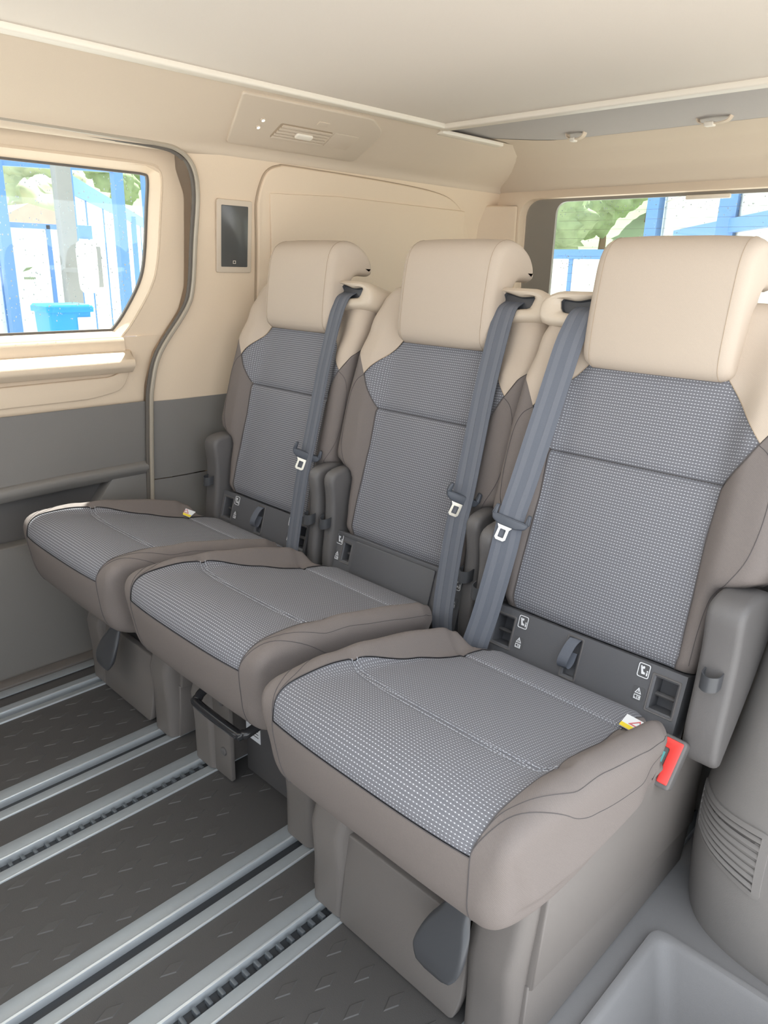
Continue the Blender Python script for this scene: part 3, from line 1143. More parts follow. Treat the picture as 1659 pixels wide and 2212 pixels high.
# ================================================================== SEATS
CA, SA = cos(radians(15.7)), sin(radians(15.7))
BW = [(-.03, .185), (0.0, .196), (.03, .203), (.10, .205), (.145, .206), (.163, .214), (.180, .248), (.192, .268), (.215, .277), (.33, .272), (.45, .263), (.55, .257), (.60, .248), (.635, .225), (.655, .19)]
BB = [(-.03, .006), (0.0, .012), (.12, .022), (.22, .032), (.45, .034), (.53, .018), (.62, 0.0)]
BT, BRT, BR = 0.648, 0.03, 0.030
CAP = {1: 0.30, -1: 0.30}
def bw(t, sg=1):
    return min(interp(BW, t), CAP[sg])
def back_surf(q_, t, e=0.0):
    tt = t
    dep = 0.0
    if t > BT - BRT:
        th = min(pi / 2, (t - (BT - BRT)) / BRT)
        tt = BT - BRT + BRT * sin(th)
        dep -= BRT * (1 - cos(th)) + max(0, (t - (BT - BRT)) - BRT * pi / 2)
    if t < 0.03:
        th = min(pi / 2, (0.03 - t) / 0.025)
        dep -= 0.020 * (1 - cos(th))
    a = abs(q_)
    sg = 1 if q_ >= 0 else -1
    w = bw(tt, sg)
    dep += interp(BB, tt) * sstep(0.145, 0.205, min(a, w)) + 0.007 * (1 - min(1, (a / 0.17)) ** 2)
    # stitched groove across the back
    dep -= 0.006 * math.exp(-((tt - 0.334) / 0.006) ** 2) * (1 if a < 0.175 else 0)
    if a <= w - BR:
        x = a
    else:
        s = a - (w - BR)
        th = min(pi / 2, s / BR)
        x = w - BR + BR * sin(th)
        dep -= BR * (1 - cos(th)) + max(0, s - BR * pi / 2)
    dep += e
    return Vector((sg * x, 1.176 + SA * tt - CA * dep, .469 + CA * tt + SA * dep))
def bq_out(t, sg=1):
    return bw(min(t, BT), sg) - BR + BR * pi / 2 + 0.060

# cushion outline (y,z): underside from rear to front, nose, top, rear edge; v = 0 at the lower front edge
_under = [(1.055, .372), (1.02, .352), (.96, .328), (.90, .314), (.80, .308), (.70, .317), (.648, .328)]
_top = [(.620, .338), (.600, .352), (.583, .385), (.573, .425), (.569, .455), (.571, .480), (.581, .499), (.598, .511), (.625, .516), (.665, .513), (.72, .503), (.80, .485), (.90, .458), (1.0, .433), (1.05, .425), (1.09, .416), (1.115, .402), (1.124, .385)]
CP = [Vector(p) for p in spline(_under + _top, 6)]
CL = [0.0]
for a_, b_ in zip(CP[:-1], CP[1:]):
    CL.append(CL[-1] + (b_ - a_).length)
_v0 = CL[6 * len(_under)]
CL = [l - _v0 for l in CL]
VMIN, CTOT = CL[0], CL[-1]
def cprof(v):
    v = max(VMIN, min(CTOT - 1e-6, v))
    for i in range(len(CL) - 1):
        if CL[i + 1] >= v:
            t = (v - CL[i]) / (CL[i + 1] - CL[i])
            p = CP[i].lerp(CP[i + 1], t)
            i0, i1 = max(0, i - 1), min(len(CP) - 1, i + 2)
            tg = (CP[i1] - CP[i0]).normalized()
            return p, Vector((-tg.y, tg.x))      # outward normal
def v_at(y=None, z=None):
    for p, l in zip(CP, CL):
        if z is not None and l > 0 and p.y >= z:
            return l
        if y is not None and p.x >= y and l > 0.15:
            return l
VSEAM = v_at(z=0.470)
CW = [(VMIN, .170), (-.36, .196), (-.25, .226), (-.10, .228), (0, .226), (VSEAM * .5, .229), (VSEAM, .233), (v_at(y=.60), .238), (v_at(y=.72), .243), (v_at(y=.9), .245), (v_at(y=.98), .240), (v_at(y=1.03), .228), (v_at(y=1.06), .196), (v_at(y=1.075), .178), (CTOT, .172)]
CB = [(0, 0), (VSEAM, 0.0), (v_at(y=.62), .007), (v_at(y=.72), .020), (v_at(y=.8), .030), (v_at(y=.9), .038), (v_at(y=1.0), .039), (v_at(y=1.035), .030), (v_at(y=1.07), .0), (CTOT, 0)]
def crv(v):
    return 0.034 - 0.017 * math.exp(-((v - VSEAM - 0.03) / 0.07) ** 2)
VM, VR = v_at(y=.728), v_at(y=1.006)
def cush_surf(q_, v, e=0.0):
    p, n = cprof(v)
    CR = crv(v)
    w = interp(CW, v)
    a = abs(q_)
    sg = 1 if q_ >= 0 else -1
    rise = interp(CB, v) * sstep(0.168, 0.216, min(a, w)) + e
    vm = VM + 0.02 * (a / 0.2) ** 3
    if a < 0.21 and v > 0:
        rise -= 0.0050 * math.exp(-((v - vm) / 0.007) ** 2) + 0.0045 * math.exp(-((v - VR) / 0.007) ** 2)
        rise += 0.006 * sin(pi * max(0, min(1, (v - VSEAM) / (VM - VSEAM)))) * (1 - (a / 0.21) ** 2)
    rise += -0.010 * (min(a, .215) / 0.2) ** 3 * math.exp(-((v - VSEAM * .8) / 0.08) ** 2)   # plan rounding of the front
    if a <= w - CR:
        return Vector((sg * a, p.x + n.x * rise, p.y + n.y * rise))
    s = a - (w - CR)
    th = min(pi / 2, s / CR)
    x = w - CR + CR * sin(th)
    dd = rise - CR * (1 - cos(th))
    y, z = p.x + n.x * dd, p.y + n.y * dd
    rest = s - CR * pi / 2
    if rest > 0:
        # flat side closing on a spine inside the outline
        k = min(1.0, rest / 0.08)
        ty = max(0.675, min(1.0, y))
        tz = .402 - .10 * (ty - .675)
        xt = interp([(.70, .238), (.77, .241), (.93, .240), (1.0, .228)], ty)
        kk = sstep(0, .6, k)
        x += (xt - x) * kk
        y += (ty - y) * k
        z += (tz - z) * k
    return Vector((sg * x, y, z))
def cq_out(v):
    return interp(CW, v) - crv(v) + crv(v) * pi / 2 + 0.08
PWK = [(VMIN, .12), (-.3, .165), (0, .180), (VSEAM, .190), (v_at(y=.60), .198), (v_at(y=.72), .197), (v_at(y=.88), .178), (v_at(y=1.0), .163), (v_at(y=1.06), .160), (CTOT, .160)]

def seam(parent, pts, surf, material='seam', r=0.0008, lift=0.0003, name='seam'):
    bb = B()
    P = []
    for p, p2 in zip(pts[:-1], pts[1:]):
        n = max(1, int(Vector((p2[0] - p[0], p2[1] - p[1])).length / 0.008))
        for k in range(n):
            P.append((p[0] + (p2[0] - p[0]) * k / n, p[1] + (p2[1] - p[1]) * k / n))
    P.append(pts[-1])
    bb.tube([surf(a, c, lift) for a, c in P], r, 5)
    return bb.obj(name, material, parent)

def stitches(parent, pts, surf, L=0.0042, gap=0.0030, r=0.0007):
    bb = B()
    P = resample(pts, max(4, int(sum((Vector(b_) - Vector(a_)).length for a_, b_ in zip(pts[:-1], pts[1:])) / (L + gap))))
    for a_, c_ in zip(P[:-1], P[1:]):
        m = a_.lerp(c_, L / (L + gap))
        bb.tube([surf(a_[0], a_[1], 0.0012), surf(m[0], m[1], 0.0012)], r, 4)
    return bb.obj('stitching', 'stitch', parent, kind='stuff')

def shape_print(bb, polys, f, h0, h1):
    for pl in polys:
        bb.prism(pl, f, h0, h1, 0)

def ringpoly(bb, outer_, inner_, f, h):
    n = len(outer_)
    bb.loft([[f(a, c, h - 0.0004) for a, c in outer_], [f(a, c, h) for a, c in outer_], [f(a, c, h) for a, c in inner_], [f(a, c, h - 0.0004) for a, c in inner_]], True)

def child_icon(bb, cx, cz, f, h):
    """rounded square with a small child seat figure and an i"""
    o = rrect(cx - .011, cx + .011, cz - .013, cz + .013, .004, 3)
    i_ = rrect(cx - .0095, cx + .0095, cz - .0115, cz + .0115, .003, 3)
    ringpoly(bb, o, i_, f, h)
    bb.prism([(cx - .0070, cz + .0075), (cx - .0045, cz + .0085), (cx - .0005, cz - .002), (cx + .003, cz - .003), (cx + .0035, cz - .0065), (cx - .003, cz - .007)], f, h - .0004, h, 0)
    bb.prism([(cx - .001 + .0022 * cos(k * pi / 4), cz + .0055 + .0026 * sin(k * pi / 4)) for k in range(8)], f, h - .0004, h, 0)
    bb.box_ = None
    bb.prism([(cx + .0055, cz - .008), (cx + .008, cz - .008), (cx + .008, cz - .002), (cx + .0055, cz - .002)], f, h - .0004, h, 0)
    bb.prism([(cx + .0055, cz - .0008), (cx + .008, cz - .0008), (cx + .008, cz + .0015), (cx + .0055, cz + .0015)], f, h - .0004, h, 0)

def warn_icon(bb, cx, cz, f, h):
    """warning triangle above an open book"""
    t = [(cx - .0062, cz + .0012), (cx + .0062, cz + .0012), (cx, cz + .0125)]
    ringpoly(bb, ccw(t), offset(ccw(t), .0014), f, h)
    bb.prism([(cx - .0005, cz + .0032), (cx + .0005, cz + .0032), (cx + .0007, cz + .008), (cx - .0007, cz + .008)], f, h - .0004, h, 0)
    k = [(cx - .0062, cz - .0095), (cx + .0062, cz - .0095), (cx + .0062, cz - .0012), (cx - .0062, cz - .0012)]
    ringpoly(bb, k, offset(k, .0013), f, h)
    bb.prism([(cx - .0006, cz - .0085), (cx + .0006, cz - .0085), (cx + .0006, cz - .002), (cx - .0006, cz - .002)], f, h - .0004, h, 0)
    for s in (-1, 1):
        bb.prism([(cx + s * .0036 - .0012, cz - .0075), (cx + s * .0036 + .0012, cz - .0075), (cx + s * .0036 + .0012, cz - .0066), (cx + s * .0036 - .0012, cz - .0066)], f, h - .0004, h, 0)
    bb.prism([(cx + .0022, cz - .0058), (cx + .0048, cz - .0058), (cx + .0048, cz - .0036), (cx + .0022, cz - .0036)], f, h - .0004, h, 0)

def build_seat(xc, dy, side, kind, label, cl, cr):
    """side: +1 belt on the +x shoulder, -1 belt on the -x shoulder; kind: 'door' 'middle' 'arch'"""
    CAP[-1], CAP[1] = cl, cr
    seat = thing('van_seat', label, 'seat', (xc, dy, 0.0), 'row of separate van seats')
    # ---------------------------------------------------------- backrest
    bb = B()
    rows = []
    for j in range(41):
        t = 0.0 + (BT) * j / 40
        row = []
        for i in range(-12, 13):
            x = bw(t, 1 if i >= 0 else -1) * i / 12
            dep = -0.095 - 0.012 * (1 - (i / 12) ** 2)
            row.append(Vector((x, 1.176 + SA * t - CA * dep, .469 + CA * t + SA * dep)))
        rows.append(row)
    bb.loft(rows, False)
    back = bb.obj('backrest', 'cloth', seat, sharp=60)
    TS, TT, TTOP = 0.334, (0.412, 0.216), 0.520
    up_l = [(-.169, TS), (-.196, .376), (-.216, TT[0]), (-.166, .470), (-.134, .508), (-.124, TTOP)]
    up_r = [(-a, c) for a, c in up_l]
    G = coons([(-.169, TS), (.169, TS)], [(-.124, TTOP), (.124, TTOP)], up_l, up_r, 30, 26, 1)
    patch('upper_pad', G, back_surf, 'pattern', back, flip=False, puff=0.0025)
    lo_l = [(-.168, 0.004), (-.173, 0.03), (-.170, .14), (-.166, .24), (-.169, TS)]
    lo_r = [(-a, c) for a, c in lo_l]
    G = coons([(-.168, 0.004), (.168, 0.004)], [(-.169, TS), (.169, TS)], lo_l, lo_r, 30, 34, 1)
    patch('lower_pad', G, back_surf, 'pattern', back, puff=0.0025)
    TJ = 0.492
    for s in (-1, 1):
        inner = lo_r + [(.196, .376), (.216, TT[0])]
        nt_ = 40
        outer_ = [(bq_out(0.004 + (TJ - 0.004) * k / nt_, s), 0.004 + (TJ - 0.004) * k / nt_) for k in range(nt_ + 1)]
        G = coons([inner[0], outer_[0]], [inner[-1], (.240, .452), (.275, .485), outer_[-1]], inner, outer_, 22, 56, 1)
        G = [[Vector((s * p[0], p[1])) for p in r_] for r_ in G]
        patch('bolster', G, back_surf, 'cloth', back, flip=(s < 0), puff=0.002)
        # beige shoulder between bolster and headrest
        lft = [(.216, TT[0]), (.166, .470), (.134, .508), (.124, TTOP)]
        TB = TTOP + 0.03
        out2 = [(bq_out(TJ + (TB - TJ) * k / 10, s), TJ + (TB - TJ) * k / 10) for k in range(11)]
        G = coons([lft[0], (.240, .452), (.275, .485), out2[0]], [lft[-1], out2[-1]], lft, out2, 22, 18, 1)
        G = [[Vector((s * p[0], p[1])) for p in r_] for r_ in G]
        patch('shoulder', G, back_surf, 'beigecloth', back, flip=(s < 0))
        seam(back, [(s * a, c) for a, c in lo_r], back_surf)
        seam(back, [(s * a, c) for a, c in [(.169, TS), (.196, .376), (.216, TT[0])]], back_surf)
        seam(back, [(s * a, c) for a, c in [(.216, TT[0]), (.166, .470), (.134, .508), (.124, TTOP)]], back_surf, 'seambeige')
        # stitched line down the bolster, curving in above the recliner
        seam(back, [(s * p_[0], p_[1]) for p_ in spline([(.216, .408), (.236, .392), (.249, .355), (.252, .29), (.244, .225), (.224, .180), (.203, .145), (.196, .09), (.194, .02)], 6)], back_surf, r=0.0006)
    # upper beige field from shoulder to shoulder
    TB = TTOP + 0.03
    TE = BT - BRT + BRT * pi / 2 + 0.055
    G = coons([(-bq_out(TB, -1), TB), (-.124, TTOP), (.124, TTOP), (bq_out(TB), TB)], [(-bq_out(BT, -1), TE), (bq_out(BT), TE)],
              [(-bq_out(TB + (TE - TB) * k / 10, -1), TB + (TE - TB) * k / 10) for k in range(11)], [(bq_out(TB + (TE - TB) * k / 10), TB + (TE - TB) * k / 10) for k in range(11)], 60, 24, 1)
    patch('top_field', G, back_surf, 'beigecloth', back)
    seam(back, [(-.169, TS), (.169, TS)], back_surf, lift=-0.0003)

    # ---------------------------------------------------------- headrest
    hp = [(1.293, .962), (1.281, .985), (1.284, 1.04), (1.293, 1.105), (1.303, 1.152), (1.322, 1.180), (1.355, 1.192), (1.395, 1.186), (1.430, 1.166), (1.450, 1.138), (1.452, 1.112), (1.442, 1.103), (1.405, 1.104), (1.385, 1.098), (1.374, 1.080), (1.366, 1.03), (1.352, .980), (1.335, .960), (1.312, .955)]
    hp = [tuple(p) for p in spline(hp, 3, closed=True)]
    hw, hr = 0.140, 0.026
    hpc = ccw(hp)
    rings = []
    for sgn in (-1, 1):
        ks = range(6) if sgn < 0 else range(5, -1, -1)
        for k in ks:
            th = pi / 2 * k / 5
            ins = hr * (1 - sin(th)) * 0.75
            x = sgn * (hw - hr * (1 - cos(th)) * 0 - hr + hr * cos(th))
            rings.append([(x, a, c) for a, c in offset(hpc, ins)])
        if sgn < 0:
            for xx in (-0.06, 0.0, 0.06):
                rings.append([(xx, a - 0.004 * cos(xx * 10), c + (0.002 if c > 1.1 else 0)) for a, c in hpc])
    bb = B()
    bb.loft(rings, True, True, True)
    head = bb.obj('headrest', 'beigecloth', seat, sharp=60)
    for s in (-1, 1):
        bb = B()
        ol = offset(hpc, hr * 0.75 * 0.03)
        xs_ = s * (hw - hr + hr * cos(pi / 2 * 0.85))
        bb.tube([(xs_, a, c) for a, c in offset(hpc, hr * 0.75 * (1 - sin(pi / 2 * 0.85)) - 0.0002)], 0.0006, 4, closed=True)
        bb.obj('seam', 'seambeige', head)
    for s in (-1, 1):
        bb = B()
        bb.tube([(s * .055, 1.415, 1.11), (s * .055, 1.395, 1.04), (s * .055, 1.385, 1.00)], 0.006, 10)
        bb.obj('post', 'chrome', head)

    # ---------------------------------------------------------- belt guide on the shoulder
    def gf(a, c, h):     # a across, c up the back, h forward
        p = back_surf(side * 0.18, 0.60)
        return Vector((side * a, 1.3385 + SA * (c - 0.60) - CA * h, 1.0466 + CA * (c - 0.60) + SA * h))
    go_ = roundpoly([(.112, .566), (.262, .578), (.268, .622), (.235, .645), (.118, .646)], [.012, .02, .02, .03, .012], 5)
    gi_ = roundpoly([(.134, .596), (.216, .602), (.224, .630), (.186, .626), (.140, .636)], [.004, .008, .008, .01, .006], 5)
    N_ = len(go_)
    gi_ = [tuple(p) for p in resample(gi_ + [gi_[0]], N_ - 1 + 1)[:N_]]
    go2 = [tuple(p) for p in resample(go_ + [go_[0]], N_)[:N_]]
    # start both loops at the lower left corner so the ring does not twist
    bb = B()
    def insl(pl, d):
        return offset(ccw(pl), d)
    A0 = ccw(go2)
    I0 = ccw(gi_)
    rings = [[gf(a, c, -0.085) for a, c in A0], [gf(a, c, 0.010) for a, c in A0], [gf(a, c, 0.020) for a, c in insl(A0, 0.004)], [gf(a, c, 0.024) for a, c in insl(A0, 0.010)],
             [gf(a * .35 + a2 * .65, c * .35 + c2 * .65, 0.022) for (a, c), (a2, c2) in zip(insl(A0, 0.010), I0)],
             [gf(a, c, 0.014) for a, c in I0], [gf(a, c, -0.02) for a, c in insl(I0, 0.003)]]
    bb.loft(rings, True, True, False)
    guide = bb.obj('belt_guide', 'beigeplastic', seat, sharp=50)
    bb = B()
    bb.loft([[gf(a, c, 0.012) for a, c in insl(I0, 0.0010)], [gf(a, c, 0.0035) for a, c in insl(I0, 0.0022)]], True, False, True)
    bb.obj('slot', 'blackplastic', guide)

    # ---------------------------------------------------------- seat belt
    BWID = 0.054
    tw = 0.45 if kind == 'arch' else (0.05 if kind == 'middle' else -0.10)
    path = [(.163, 1.342, 1.064), (.163, 1.318, 1.054), (.164, 1.303, 1.034), (.167, 1.282, .990), (.172, 1.242, .880), (.182, 1.196, .740), (.188, 1.170, .664), (.188, 1.150, .594), (.196, 1.118, .470), (.205, 1.098, .395), (.212, 1.10, .34)]
    twk = [0.0, 0.0, .3, .8, 1, 1, 1, 1, 1, 1, 1]
    P = spline([(side * a, c, d) for a, c, d in path], 6)
    TW = spline([(k_, 0, 0) for k_ in twk], 6)
    wdir = [Vector((cos(tw * k_[0]), sin(tw * k_[0]), 0)) for k_ in TW]
    bb = B()
    bb.ribbon(P, wdir, BWID, 0.0016)
    belt = bb.obj('seat_belt', 'belt', seat, sharp=40)
    for o_ in (-0.0125, 0.0125):
        bb = B()
        off = [p_ + w_ * o_ + Vector((0, -0.0011, 0.0004)) for p_, w_ in zip(P, wdir)]
        bb.ribbon(off, wdir, 0.011, 0.0004)
        bb.obj('woven_stripe', 'beltedge', belt, sharp=40)
    # latch plate and tongue
    li = 36
    lpnt, ldir = P[li], (P[li + 1] - P[li - 1]).normalized()
    lw = wdir[li]
    lw = (lw - ldir * lw.dot(ldir)).normalized()
    ln = lw.cross(ldir).normalized()
    if ln.y > 0:
        ln = -ln
    tilt = 0.10 if kind == 'arch' else 0.25
    lw2 = lw * cos(tilt) + ldir * sin(tilt)
    ld2 = ldir * cos(tilt) - lw * sin(tilt)
    if kind != 'arch':
        rt_ = radians(48)
        lw2, ln = (lw2 * cos(rt_) - ln * sin(rt_)), (ln * cos(rt_) + lw2 * sin(rt_))
    def lf(a, c, h):     # a across the belt, c down, h out
        return lpnt + lw2 * a + ld2 * c + ln * h
    bb = B()
    bb.prism(roundpoly([(-.039, .000), (.039, .000), (.034, .014), (.014, .020), (-.020, .020), (-.035, .013)], .005, 3), lf, -0.007, 0.009, 0.003, 2)
    for s in (-1, 1):
        bb.prism(roundpoly([(s * .030, -.018), (s * .037, -.017), (s * .0395, .004), (s * .029, .004)], .003, 3), lf, -0.007, 0.009, 0.003, 2)
    bb.obj('latch_plate', 'latch', belt, sharp=50)
    bb = B()
    to = [(-.021, .018), (.011, .018), (.006, .026), (.006, .046), (.002, .050), (-.013, .050), (-.017, .046), (-.016, .026)]
    ti = [(-.0105, .0265), (-.0005, .0265), (.0005, .0280), (.0005, .0430), (-.0005, .0440), (-.0105, .0440), (-.0115, .0430), (-.0115, .0280)]
    bb.loft([[lf(a, c, hh) for a, c in pl] for pl, hh in ((to, .0050), (to, .0070), (ti, .0070), (ti, .0050), (to, .0050))], True)
    bb.obj('tongue', 'chrome', belt, sharp=30)

    # ---------------------------------------------------------- anchor panel below the backrest
    def pf(a, t, h):
        return Vector((a, 1.172 + SA * t - CA * h, .469 + CA * t + SA * h))
    cx = -0.008
    hl, hrr = (cx - .196, cx - .148, -.080, -.014, .040), (cx + .148, cx + .196, -.080, -.014, .040)
    loop_h = (cx - .026, cx + .004, -.086, -.006, .012)
    bb = B()
    if kind == 'middle':
        hl, hrr = (cx - .182, cx - .150, -.070, -.018, .040), (cx + .150, cx + .182, -.070, -.018, .040)
        plate(bb, cx - .215, cx + .215, -.16, .002, [hl, hrr], pf, .05)
    else:
        plate(bb, cx - .205, cx + .205, -.16, .002, [hl, hrr, loop_h], pf, .05)
    pan = bb.obj('anchor_panel', 'panelplastic', seat, sharp=25)
    for h_ in (hl, hrr):
        bb = B()
        bb.tube([pf(h_[0] + .002, (h_[2] + h_[3]) / 2 - .004, -.022), pf(h_[1] - .002, (h_[2] + h_[3]) / 2 - .004, -.022)], .0045, 8)
        bb.obj('anchor_bar', 'plasticdeep', pan)
        bb = B()
        fr_ = rrect(h_[0] - .003, h_[1] + .003, h_[2] - .003, h_[3] + .003, .004, 3)
        fi_ = rrect(h_[0] + .0005, h_[1] - .0005, h_[2] + .0005, h_[3] - .0005, .003, 3)
        bb.loft([[pf(a, c, 0.0) for a, c in fr_], [pf(a, c, .0018) for a, c in offset(fr_, .001)], [pf(a, c, .0014) for a, c in fi_], [pf(a, c, -.004) for a, c in fi_]], True)
        bb.obj('pocket_bezel', 'plastic', pan)
    if kind == 'middle':
        bb = B()
        bb.prism(rrect(cx - .135, cx + .130, -.15, -.004, .004, 3), pf, 0.0002, 0.0042, 0.002, 2)
        bb.obj('cover_plate', 'panelplastic', pan, sharp=40)
        icons = [cx - .196, cx + .196]
        bb = B()
        bb.prism(rrect(cx - .215, cx + .215, -.004, .006, .003, 2), pf, -.02, .003, 0.001, 2)
        bb.obj('panel_lip', 'panelplastic', pan, sharp=40)
    else:
        icons = [cx - .129, cx + .129]
        # pull strap
        bb = B()
        sp_ = spline([pf(cx - .012, -.010, -.008), pf(cx - .010, -.008, .004), pf(cx - .014, -.022, .012), pf(cx - .018, -.048, .018), pf(cx - .020, -.062, .014), pf(cx - .017, -.066, .007), pf(cx - .013, -.055, .003), pf(cx - .012, -.035, .0)], 4)
        bb.ribbon(sp_, [Vector((1, 0.1, 0))] * len(sp_), 0.021, 0.0018)
        bb.obj('pull_strap', 'belt', pan, sharp=40)
        bb = B()
        o_ = rrect(loop_h[0] - .003, loop_h[1] + .003, loop_h[2] - .003, loop_h[3] + .003, .004, 3)
        i_ = rrect(loop_h[0], loop_h[1], loop_h[2], loop_h[3], .003, 3)
        bb.loft([[pf(a, c, 0.0) for a, c in o_], [pf(a, c, .0015) for a, c in offset(o_, .001)], [pf(a, c, .001) for a, c in i_], [pf(a, c, -.003) for a, c in i_]], True)
        bb.obj('slot_bezel', 'plastic', pan)
    for ic in icons:
        bb = B()
        bb.prism(rrect(ic - .0125, ic + .0125, -.030, -.001, .005, 3), pf, -.0004, .0006, 0)
        bb.obj('symbol_plate', 'iconback', pan, smooth=False)
        bb = B()
        child_icon(bb, ic, -.0155, pf, .0012)
        bb.obj('child_seat_symbol', 'white', pan, smooth=False)
        bb = B()
        bb.prism(rrect(ic - .0115, ic + .0115, -.073, -.046, .005, 3), pf, -.0004, .0006, 0)
        bb.obj('symbol_plate', 'iconback', pan, smooth=False)
        bb = B()
        warn_icon(bb, ic, -.060, pf, .0012)
        bb.obj('warning_symbol', 'white', pan, smooth=False)

    # ---------------------------------------------------------- cushion
    bb = B()
    rows = []
    for j in range(31):
        v = VMIN + (0 - VMIN) * j / 30
        pw_ = interp(PWK, v)
        rows.append([cush_surf(-pw_ + 2 * pw_ * i / 12, v) for i in range(13)])
    bb.loft(rows, False)
    rear = [cush_surf(-.16 + .32 * i / 24, CTOT) for i in range(25)]
    low_ = [cush_surf(-.12 + .24 * i / 24, VMIN) for i in range(25)]
    bb.loft([rear, low_], False)
    cush = bb.obj('cushion', 'cloth', seat, sharp=60)
    def edge(s, va, vb, n=50):
        return [(s * interp(PWK, va + (vb - va) * k / n), va + (vb - va) * k / n) for k in range(n + 1)]
    G = coons([edge(-1, VSEAM, CTOT)[0], edge(1, VSEAM, CTOT)[0]], [edge(-1, VSEAM, CTOT)[-1], edge(1, VSEAM, CTOT)[-1]], edge(-1, VSEAM, CTOT), edge(1, VSEAM, CTOT), 36, 110, 1)
    patch('seat_pad', G, cush_surf, 'pattern', cush, puff=0.002)
    G = coons([edge(-1, 0, VSEAM)[0], edge(1, 0, VSEAM)[0]], [edge(-1, 0, VSEAM)[-1], edge(1, 0, VSEAM)[-1]], edge(-1, 0, VSEAM), edge(1, 0, VSEAM), 30, 16, 1)
    patch('front_band', G, cush_surf, 'cloth', cush)
    for s in (-1, 1):
        inn = edge(1, VMIN, CTOT, 80)
        ou = [(cq_out(VMIN + (CTOT - VMIN) * k / 80) + .006, VMIN + (CTOT - VMIN) * k / 80) for k in range(81)]
        G = coons([inn[0], ou[0]], [inn[-1], ou[-1]], inn, ou, 34, 130, 1)
        G = [[Vector((s * p[0], p[1])) for p in r_] for r_ in G]
        patch('side_bolster', G, cush_surf, 'cloth', cush, flip=(s < 0), weld=True)
        seam(cush, edge(s, 0, CTOT - .02, 60), cush_surf)
        def sideq(v, k):
            return s * (interp(CW, v) - crv(v) + crv(v) * pi / 2 + .08 * k)
        def sideline(v0, L, ks, r_):
            vb = v_at(y=1.045)
            pts_ = []
            for k in range(61):
                v = v0 + (vb - v0) * k / 60
                g = sstep(v0, v0 + L, v)
                pts_.append((s * interp(PWK, v) * (1 - g) + sideq(v, interp(ks, v)) * g, v))
            seam(cush, pts_, cush_surf, r=r_)
        sideline(VSEAM, .24, [(VSEAM, 0.1), (v_at(y=.66), .30), (v_at(y=.9), .60), (v_at(y=1.04), .30)], 0.0006)
        sideline(v_at(y=.585), .16, [(0, -.32), (v_at(y=.70), -.25), (v_at(y=1.04), -.15)], 0.0005)
    seam(cush, [(-interp(PWK, VSEAM) + 2 * interp(PWK, VSEAM) * k / 20, VSEAM) for k in range(21)], cush_surf)
    for off in (-0.006, 0.006):
        stitches(cush, [(-.196 + .392 * k / 24, VM + .02 * (abs(-.196 + .392 * k / 24) / .2) ** 3 + off) for k in range(25)], cush_surf)
    stitches(cush, [(-.160 + .320 * k / 24, VR + .005) for k in range(25)], cush_surf)

    # ---------------------------------------------------------- white and yellow care tag on the cushion edge
    if kind != 'middle':
        ts = 1 if kind == 'arch' else -1
        def tf(a, c, h):
            return Vector((ts * (.176 + a * .88 + c * .1), 1.018 - a * 0.25 + c * 0.9, .4375 + h + c * 0.45 + a * 0.1))
        bb = B()
        bb.prism([(-.022, -.010), (.022, -.010), (.022, .014), (-.022, .014)], tf, 0.0, 0.001, 0)
        tg = bb.obj('warning_tag', 'white', cush, smooth=False)
        bb = B()
        bb.prism([(-.022, -.010), (.022, -.010), (.022, -.003), (-.022, -.003)], tf, .001, .0016, 0)
        bb.obj('tag_stripe', 'yellow', tg, smooth=False)
        bb = B()
        t_ = [(-.008, -.001), (.018, -.001), (.010, .012)]
        ringpoly(bb, ccw(t_), offset(ccw(t_), .0018), tf, .0018)
        bb.obj('tag_print', 'tagred', tg, smooth=False)

    # ---------------------------------------------------------- belt buckle on the other side
    bs = -side
    bc = Vector((bs * .212, 1.096, .352))
    e_d = Vector((bs * -0.05, -0.55, -0.83)).normalized()
    e_n = Vector((bs * 0.10, -0.83, 0.55)).normalized()
    e_n = (e_n - e_d * e_n.dot(e_d)).normalized()
    e_a = e_d.cross(e_n)
    if e_a.x * 1 < 0:
        e_a = -e_a
    def kf(a, c, h):     # a across (x), c down along the face, h out
        return bc + e_a * a + e_d * c + e_n * h
    bb = B()
    bb.prism(rrect(-.021, .021, -.040, .048, .008, 4), kf, -.030, .004, .004, 3)
    bk_ = bb.obj('buckle', 'plastic', seat, sharp=50)
    bb = B()
    rd = [(-.014, -.035), (.016, -.035), (.016, .040), (-.002, .040), (-.002, -.018), (-.014, -.018)]
    if bs < 0:
        rd = [(-a, c) for a, c in rd]
    bb.prism(roundpoly(rd, .003, 3), kf, .003, .0065, .0015, 2)
    bb.obj('release_button', 'red', bk_, sharp=50)
    bb = B()
    tl = [(-.012, -.010), (-.006, -.010), (-.006, .012), (-.012, .012)]
    if bs < 0:
        tl = [(-a, c) for a, c in tl]
    bb.prism(tl, kf, .002, .005, 0)
    bb.obj('slot_insert', 'teal', bk_, smooth=False)

    # ---------------------------------------------------------- recliner covers and clips on both sides
    rc = roundpoly([(1.142, .628), (1.152, .550), (1.146, .470), (1.136, .400), (1.138, .345), (1.165, .325), (1.200, .370), (1.265, .455), (1.318, .545), (1.322, .585), (1.275, .628), (1.205, .642)], .03, 4)
    rcc = ccw(rc)
